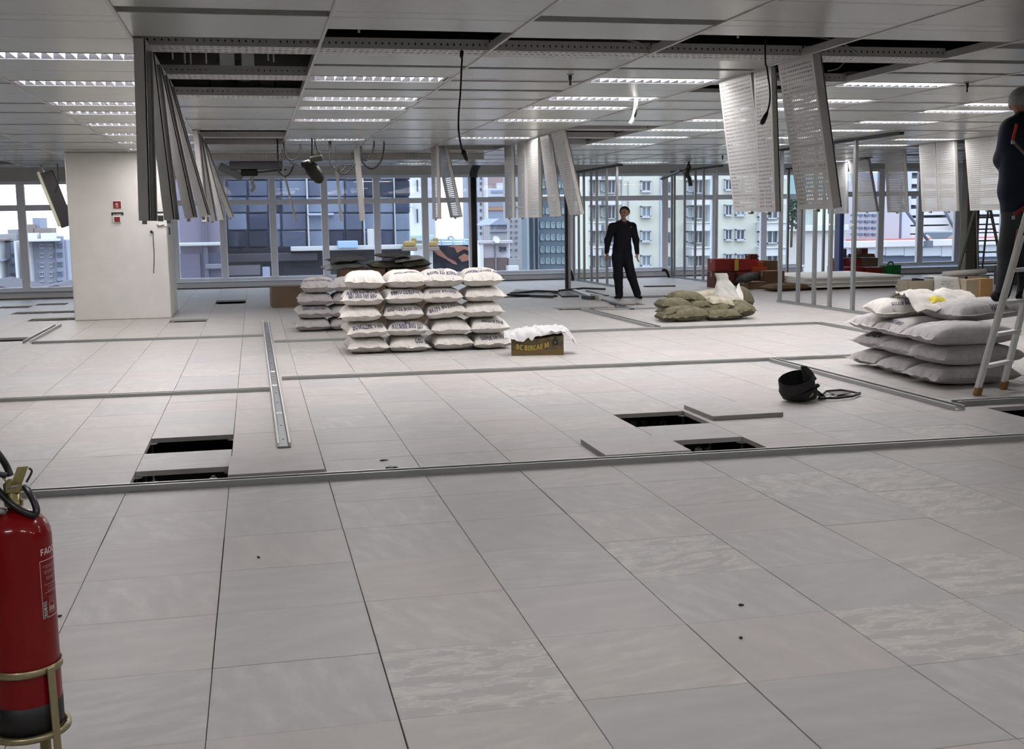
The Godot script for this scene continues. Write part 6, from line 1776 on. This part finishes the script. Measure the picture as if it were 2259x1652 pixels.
# ---------- people: a field of tapered capsules, meshed as one surface
func field_mesh(st: SurfaceTool, bones: Array, cell: float, blend: float):   # bone: [a, b, ra, rb, colour]
	var lo := Vector3(1e9, 1e9, 1e9)
	var hi := -lo
	for q in bones:
		var r: float = maxf(q[2], q[3]) + blend + cell * 2
		for k in 2:
			lo = lo.min(q[k] - Vector3.ONE * r)
			hi = hi.max(q[k] + Vector3.ONE * r)
	var nx := int((hi.x - lo.x) / cell) + 2
	var ny := int((hi.y - lo.y) / cell) + 2
	var nz := int((hi.z - lo.z) / cell) + 2
	var f := PackedFloat32Array()
	f.resize(nx * ny * nz)
	f.fill(9.0)
	for q in bones:
		var a: Vector3 = q[0]
		var ab: Vector3 = q[1] - a
		var l2 := maxf(ab.length_squared(), 1e-9)
		var ra: float = q[2]
		var dr: float = q[3] - ra
		var pad := Vector3.ONE * (maxf(ra, q[3]) + blend + cell)
		var l := (a.min(q[1]) - pad - lo) / cell
		var h := (a.max(q[1]) + pad - lo) / cell
		for i in range(maxi(0, int(l.x)), mini(nx, int(h.x) + 2)):
			for j in range(maxi(0, int(l.y)), mini(ny, int(h.y) + 2)):
				var at := (i * ny + j) * nz
				for k in range(maxi(0, int(l.z)), mini(nz, int(h.z) + 2)):
					var p := lo + Vector3(i, j, k) * cell - a
					var t := clampf(p.dot(ab) / l2, 0.0, 1.0)
					var d := (p - ab * t).length() - ra - dr * t
					var o := f[at + k]
					var hh := maxf(blend - absf(o - d), 0.0) / blend
					f[at + k] = minf(o, d) - hh * hh * blend * 0.25
	var ids := {}
	var pts := PackedVector3Array()
	var cols := PackedColorArray()
	var dx := ny * nz
	for i in nx - 1:
		for j in ny - 1:
			for k in nz - 1:
				var at := (i * ny + j) * nz + k
				var m := 0
				var v := [f[at], f[at + dx], f[at + nz], f[at + dx + nz], f[at + 1], f[at + dx + 1], f[at + nz + 1], f[at + dx + nz + 1]]
				for c in 8:
					if v[c] < 0: m |= 1 << c
				if m == 0 or m == 255: continue
				var sum := Vector3.ZERO
				var n := 0
				for e in [[0, 1], [2, 3], [4, 5], [6, 7], [0, 2], [1, 3], [4, 6], [5, 7], [0, 4], [1, 5], [2, 6], [3, 7]]:
					var va: float = v[e[0]]
					var vb: float = v[e[1]]
					if (va < 0) == (vb < 0): continue
					var t := va / (va - vb)
					sum += Vector3(e[0] & 1, (e[0] >> 1) & 1, e[0] >> 2).lerp(Vector3(e[1] & 1, (e[1] >> 1) & 1, e[1] >> 2), t)
					n += 1
				ids[at] = pts.size()
				var p := lo + (Vector3(i, j, k) + sum / n) * cell
				pts.append(p)
				var best := 9e9
				var col := Color.BLACK
				for q in bones:
					var ab: Vector3 = q[1] - q[0]
					var t := clampf((p - q[0]).dot(ab) / maxf(ab.length_squared(), 1e-9), 0.0, 1.0)
					var d: float = (p - q[0] - ab * t).length() - lerpf(q[2], q[3], t)
					if d < best:
						best = d
						col = q[4]
				cols.append(col)
	var nrm := PackedVector3Array()
	nrm.resize(pts.size())
	var tris := PackedInt32Array()
	for at in ids:
		var i: int = at / dx
		var j: int = (at / nz) % ny
		var k: int = at % nz
		for ax in 3:
			var step: int = [dx, nz, 1][ax]
			var s1: int = [nz, 1, dx][ax]
			var s2: int = [1, dx, nz][ax]
			if (ax == 0 and (j == 0 or k == 0)) or (ax == 1 and (k == 0 or i == 0)) or (ax == 2 and (i == 0 or j == 0)): continue
			if (f[at] < 0) == (f[at + step] < 0): continue
			var q := [at, at - s1, at - s1 - s2, at - s2]
			if not (ids.has(q[1]) and ids.has(q[2]) and ids.has(q[3])): continue
			var w := [ids[q[0]], ids[q[1]], ids[q[2]], ids[q[3]]]
			if f[at] < 0: w = [w[0], w[3], w[2], w[1]]
			for tr in [[0, 1, 2], [0, 2, 3]]:
				var A: int = w[tr[0]]
				var B: int = w[tr[1]]
				var C: int = w[tr[2]]
				var nn := (pts[C] - pts[A]).cross(pts[B] - pts[A])
				nrm[A] += nn; nrm[B] += nn; nrm[C] += nn
				tris.append_array([A, B, C])
	for t in tris:
		st.set_normal(nrm[t].normalized())
		st.set_color(cols[t])
		st.add_vertex(pts[t])
func hand_bones(wrist: Vector3, down: Vector3, thumb_side: Vector3, skin: Color, curl := 0.35) -> Array:
	var d := down.normalized()
	var s := (thumb_side - d * thumb_side.dot(d)).normalized()
	var palm := d.cross(s).normalized()
	var out := []
	for k in 4:
		var off := s * (0.030 - k * 0.019)
		out.append([wrist + d * 0.012 + off * 0.7, wrist + d * 0.078 + off, 0.014, 0.0115, skin])
		var len_: float = [0.040, 0.046, 0.043, 0.033][k]
		var p: Vector3 = wrist + d * 0.080 + off
		var dir := d
		for j in 3:
			dir = (dir * cos(curl) + palm * sin(curl)).normalized()
			var e: Vector3 = p + dir * len_ * [1.0, 0.65, 0.5][j]
			out.append([p, e, [0.0098, 0.0090, 0.0082][j], [0.0090, 0.0082, 0.0070][j], skin])
			p = e
	var q := wrist + d * 0.022 + s * 0.030
	var e1 := q + (d * 0.7 + s * 0.6 + palm * 0.3).normalized() * 0.042
	var e2 := e1 + (d * 0.95 + s * 0.12 + palm * 0.4).normalized() * 0.032
	out.append([q - s * 0.012, e1, 0.0125, 0.0105, skin])
	out.append([e1, e2, 0.0102, 0.0085, skin])
	return out
func head_mesh(st: SurfaceTool, c: Vector3, face: Vector3, up: Vector3, skin: Color, hair: Color):   # c the centre of the skull, about 0.235 chin to crown
	var fw := (face - up * face.dot(up)).normalized()
	var rt := fw.cross(up).normalized()
	var at := func(x: float, y: float, z: float) -> Vector3: return c + rt * x + up * y + fw * z
	var lip := Color(skin.r * 0.75, skin.g * 0.6, skin.b * 0.6)
	var eye := Color(0.03, 0.025, 0.02)
	var b := [
		[at.call(0, 0.03, -0.025), at.call(0, 0.025, 0.015), 0.083, 0.078, skin],
		[at.call(0, -0.01, 0.03), at.call(0, -0.075, 0.045), 0.058, 0.036, skin],
		[at.call(0.028, -0.03, 0.03), at.call(0.018, -0.08, 0.052), 0.040, 0.026, skin],
		[at.call(-0.028, -0.03, 0.03), at.call(-0.018, -0.08, 0.052), 0.040, 0.026, skin],
		[at.call(0, 0.005, 0.088), at.call(0, -0.036, 0.108), 0.009, 0.015, skin],
		[at.call(-0.012, -0.040, 0.095), at.call(0.012, -0.040, 0.095), 0.009, 0.009, skin],
		[at.call(-0.045, 0.018, 0.074), at.call(-0.016, 0.020, 0.088), 0.012, 0.011, skin],
		[at.call(0.045, 0.018, 0.074), at.call(0.016, 0.020, 0.088), 0.012, 0.011, skin],
		[at.call(-0.032, 0.002, 0.079), at.call(-0.028, 0.002, 0.080), 0.0095, 0.0095, eye],
		[at.call(0.032, 0.002, 0.079), at.call(0.028, 0.002, 0.080), 0.0095, 0.0095, eye],
		[at.call(-0.02, -0.063, 0.084), at.call(0.02, -0.063, 0.084), 0.0075, 0.0075, lip],
		[at.call(-0.016, -0.072, 0.083), at.call(0.016, -0.072, 0.083), 0.008, 0.008, lip],
		[at.call(0, -0.098, 0.07), at.call(0, -0.095, 0.072), 0.021, 0.019, skin]]
	for sg in [-1.0, 1.0]:
		b.append([at.call(sg * 0.082, 0.018, -0.012), at.call(sg * 0.078, -0.03, -0.004), 0.014, 0.009, skin])
		b.append([at.call(sg * 0.088, 0.01, -0.02), at.call(sg * 0.084, -0.012, -0.018), 0.012, 0.010, skin])
	field_mesh(st, b, 0.0045, 0.022)
func hair_mesh(c: Vector3, face: Vector3, up: Vector3, grow: float) -> ArrayMesh:
	var fw := (face - up * face.dot(up)).normalized()
	var rt := fw.cross(up).normalized()
	var n := FastNoiseLite.new()
	n.seed = 2
	n.frequency = 3.0
	return Shape.new(true).sheet(func(u, v):
		var an: float = u * TAU
		var front: float = (1.0 + cos(an)) / 2.0
		var reach: float = lerpf(1.95, 1.12, smoothstep(0.35, 0.9, front))
		var el: float = v * reach
		var r: float = 0.088 + grow + 0.004 * n.get_noise_2d(an * 2.0, v * 6.0)
		var dir: Vector3 = up * cos(el) * 1.04 + (fw * cos(an) * 1.12 + rt * sin(an) * 0.95) * sin(el)
		return c + up * 0.028 - fw * 0.006 + dir * r, 28, 14, true).done()
func build_people():
	var skin := Color(0.30, 0.17, 0.12)
	var cloth := Color(0.010, 0.0105, 0.012)
	var shoe := Color(0.008, 0.008, 0.008)
	var body_m := mt(Color(1, 1, 1), 0.8, 0.0, {"vertex_color_use_as_albedo": true, "metallic_specular": 0.25})
	# the man standing in dark overalls among the studs
	var z := -18.5
	var k := (EYE.z - z) * 1.009 / FOCAL
	var base := at_y(1383, 659)
	z = base.z
	var P := func(x: float, y: float, dz := 0.0) -> Vector3: return at_z(x, y, z) - base + Vector3(0, 0, dz)
	var t := thing("person", "man in dark overalls standing among the studs, looking up to the side", "person", base)
	var st := SurfaceTool.new()
	st.begin(Mesh.PRIMITIVE_TRIANGLES)
	var B := [
		[P.call(1366, 505, 0.02), P.call(1364, 548, 0.02), 11.5 * k, 12.5 * k, cloth], [P.call(1382, 504, 0.02), P.call(1379, 548, 0.02), 11.5 * k, 12.5 * k, cloth],
		[P.call(1374, 505, 0.05), P.call(1372, 535, 0.06), 12 * k, 13 * k, cloth],
		[P.call(1364, 548, 0.02), P.call(1362, 568, 0.0), 13 * k, 13 * k, cloth], [P.call(1380, 548, 0.02), P.call(1382, 568, 0.0), 13 * k, 13 * k, cloth],
		[P.call(1373, 494, 0), P.call(1352, 500, 0), 8 * k, 8.5 * k, cloth], [P.call(1373, 494, 0), P.call(1394, 499, 0), 8 * k, 8.5 * k, cloth],
		[P.call(1350, 501, 0), P.call(1341, 530, 0.0), 8.5 * k, 7.5 * k, cloth], [P.call(1341, 530, 0), P.call(1336.5, 556, 0.06), 7.5 * k, 5.2 * k, cloth],
		[P.call(1396, 500, 0), P.call(1403, 530, 0.0), 8.5 * k, 7.2 * k, cloth], [P.call(1403, 530, 0), P.call(1403.5, 558, 0.06), 7.0 * k, 5.0 * k, cloth],
		[P.call(1362, 568, 0.02), P.call(1362, 608, 0.05), 13 * k, 10.5 * k, cloth], [P.call(1362, 608, 0.05), P.call(1366, 648, 0.0), 10.5 * k, 8.6 * k, cloth],
		[P.call(1382, 568, 0.02), P.call(1391, 608, 0.05), 13 * k, 10.2 * k, cloth], [P.call(1391, 608, 0.05), P.call(1405.5, 646, 0.0), 10.2 * k, 8.6 * k, cloth],
		[P.call(1368, 653.5, -0.02), P.call(1355, 655, 0.12), 4.6 * k, 4.0 * k, shoe], [P.call(1368, 652, -0.02), P.call(1367, 650, 0.0), 5.5 * k, 5.5 * k, shoe],
		[P.call(1406.5, 652.5, -0.02), P.call(1408, 655.5, 0.14), 4.8 * k, 4.2 * k, shoe], [P.call(1406.5, 650, -0.02), P.call(1406, 648, 0.0), 5.5 * k, 5.5 * k, shoe],
		[P.call(1374, 498, 0.0), P.call(1375.5, 484, 0.01), 6.4 * k, 5.6 * k, skin], [P.call(1366, 492, 0.02), P.call(1383, 492, 0.0), 5.2 * k, 5.2 * k, cloth]]
	field_mesh(st, B, 0.014, 0.045)
	var face := Vector3(-0.62, 0.22, 0.75).normalized()
	var up := Vector3(0.10, 0.96, -0.16).normalized()
	var hc: Vector3 = P.call(1377, 470.5, 0.02)
	head_mesh(st, hc, face, up, skin, cloth)
	field_mesh(st, hand_bones(P.call(1336.2, 557, 0.065), Vector3(0.05, -1, 0.12), Vector3(0.45, 0, 0.9), skin, 0.3), 0.0045, 0.010)
	field_mesh(st, hand_bones(P.call(1403.6, 559, 0.065), Vector3(-0.10, -1, 0.12), Vector3(-0.5, 0, 0.85), skin, -0.3), 0.0045, 0.010)
	obj("body", st.commit(), body_m, t)
	obj("hair", hair_mesh(hc, face, up, 0.02), mt(Color(0.055, 0.045, 0.04), 0.7), t)
	obj("chest_badge", Shape.new().bar(P.call(1386, 501.3, 0.128), P.call(1389.5, 500.6, 0.124), 0.004, 0.012), M.steel, t)
	var col := Shape.new(true)
	col.lathe([Vector2(0.075, -0.03), Vector2(0.08, 0.0), Vector2(0.072, 0.022), Vector2(0.066, 0.02), Vector2(0.068, -0.02)], 20, Transform3D(Basis.from_euler(Vector3(0.25, 0, 0.05)), P.call(1374.5, 490.5, 0.02)))
	obj("collar", col, mt(Color(0.13, 0.13, 0.14), 0.8), t)
	# the man in a cap on the ladder, cut off by the edge of the picture
	var zz := -5.62
	base = at_z(2222, 664, zz)
	var k2 := (EYE.z - zz) / FOCAL * 1.02
	var Q := func(x: float, y: float, dz := 0.0) -> Vector3: return at_z(x, y, zz) - base + Vector3(0, 0, dz)
	t = thing("person", "man in a grey cap and navy clothes standing on the ladder at the right edge", "person", base)
	st = SurfaceTool.new()
	st.begin(Mesh.PRIMITIVE_TRIANGLES)
	var navy := Color(0.014, 0.017, 0.030)
	var trous := Color(0.035, 0.036, 0.042)
	B = [
		[Q.call(2246, 300), Q.call(2242, 420), 42 * k2, 40 * k2, navy], [Q.call(2278, 298), Q.call(2272, 420), 42 * k2, 40 * k2, navy], [Q.call(2262, 330, 0.06), Q.call(2258, 410, 0.05), 40 * k2, 42 * k2, navy],
		[Q.call(2242, 420), Q.call(2246, 455), 40 * k2, 38 * k2, navy], [Q.call(2272, 420), Q.call(2278, 455), 40 * k2, 40 * k2, navy],
		[Q.call(2262, 262), Q.call(2234, 284), 20 * k2, 26 * k2, navy], [Q.call(2262, 262), Q.call(2296, 282), 20 * k2, 26 * k2, navy],
		[Q.call(2232, 288, 0.02), Q.call(2230, 350, -0.10), 27 * k2, 22 * k2, navy], [Q.call(2230, 350, -0.10), Q.call(2282, 330, -0.34), 21 * k2, 15 * k2, navy],
		[Q.call(2300, 288), Q.call(2316, 345, -0.1), 27 * k2, 22 * k2, navy], [Q.call(2316, 345, -0.1), Q.call(2312, 320, -0.36), 21 * k2, 15 * k2, navy],
		[Q.call(2245, 462), Q.call(2236, 552, -0.05), 35 * k2, 28 * k2, trous], [Q.call(2236, 552, -0.05), Q.call(2212, 632, 0.02), 27 * k2, 19 * k2, trous],
		[Q.call(2275, 462), Q.call(2272, 556, 0.03), 36 * k2, 29 * k2, trous], [Q.call(2272, 556, 0.03), Q.call(2254, 636, 0.06), 27 * k2, 20 * k2, trous],
		[Q.call(2210, 647, 0.0), Q.call(2207, 655, -0.06), 14 * k2, 11 * k2, shoe], [Q.call(2208, 651, 0.03), Q.call(2214, 654, -0.14), 12 * k2, 9 * k2, shoe],
		[Q.call(2252, 649, 0.06), Q.call(2236, 654, 0.1), 15 * k2, 12 * k2, shoe], [Q.call(2252, 652, 0.06), Q.call(2268, 655, -0.08), 14 * k2, 10 * k2, shoe],
		[Q.call(2264, 272), Q.call(2262, 246, -0.01), 18 * k2, 16 * k2, skin]]
	field_mesh(st, B, 0.014, 0.05)
	face = Vector3(0.75, 0.10, -0.65).normalized()
	up = Vector3(0.05, 1.0, 0.06).normalized()
	hc = Q.call(2254, 232, -0.01)
	head_mesh(st, hc, face, up, skin, navy)
	field_mesh(st, hand_bones(Q.call(2284, 329, -0.35), Vector3(0.6, 0.35, -0.7), Vector3(0, 1, 0), skin, 0.4), 0.0045, 0.010)
	field_mesh(st, hand_bones(Q.call(2312, 318, -0.38), Vector3(-0.2, 0.5, -0.8), Vector3(0, 1, 0), skin, 0.4), 0.0045, 0.010)
	obj("body", st.commit(), body_m, t)
	var capm := mt(Color(0.50, 0.50, 0.51), 0.8)
	obj("cap", hair_mesh(hc + up * 0.01, face, up, 0.026), capm, t)
	var fw := (face - up * face.dot(up)).normalized()
	var rt := fw.cross(up).normalized()
	obj("peak", Shape.new(true).sheet(func(u, v): return hc + up * (0.062 - 0.025 * v - 0.02 * pow(2 * u - 1, 2)) + rt * (u - 0.5) * 0.17 * (1 - 0.25 * v) + fw * (0.085 + 0.075 * v * (1 - 0.4 * pow(2 * u - 1, 2))), 10, 5), capm, t)
	var orange := mt(Color(0.72, 0.16, 0.05), 0.6)
	var strapm := mt(Color(0.42, 0.38, 0.34), 0.7)
	obj("strap", Shape.new().bar(Q.call(2217, 318, 0.130), Q.call(2236, 352, 0.205), 0.022, 0.008, 0.002, Vector3(0, 0, 1)), strapm, t)
	obj("strap", Shape.new().bar(Q.call(2235, 350, 0.205), Q.call(2264, 402, 0.230), 0.034, 0.010, 0.003, Vector3(0, 0, 1)), orange, t)
	obj("strap", Shape.new().bar(Q.call(2222, 276, 0.130), Q.call(2214, 316, 0.120), 0.026, 0.010, 0.003, Vector3(0, 0, 1)), orange, t)
	obj("buckle", Shape.new().box(Q.call(2214, 316, 0.130), Vector3(0.035, 0.03, 0.014), 0.004), M.steel, t)
	obj("belt", Shape.new().bar(Q.call(2214, 474, 0.140), Q.call(2268, 432, 0.205), 0.035, 0.012, 0.003, Vector3(0, 0, 1)), mt(Color(0.50, 0.11, 0.06), 0.6), t)
	obj("pouch", Shape.new().bar(Q.call(2226, 506, 0.150), Q.call(2220, 556, 0.130), 0.05, 0.03, 0.008, Vector3(0, 0, 1)), mt(Color(0.40, 0.08, 0.04), 0.7), t)
	obj("keys", Shape.new().box(Q.call(2212, 480, 0.150), Vector3(0.03, 0.035, 0.01), 0.004), mt(Color(0.8, 0.8, 0.85), 0.2, 0.8), t)
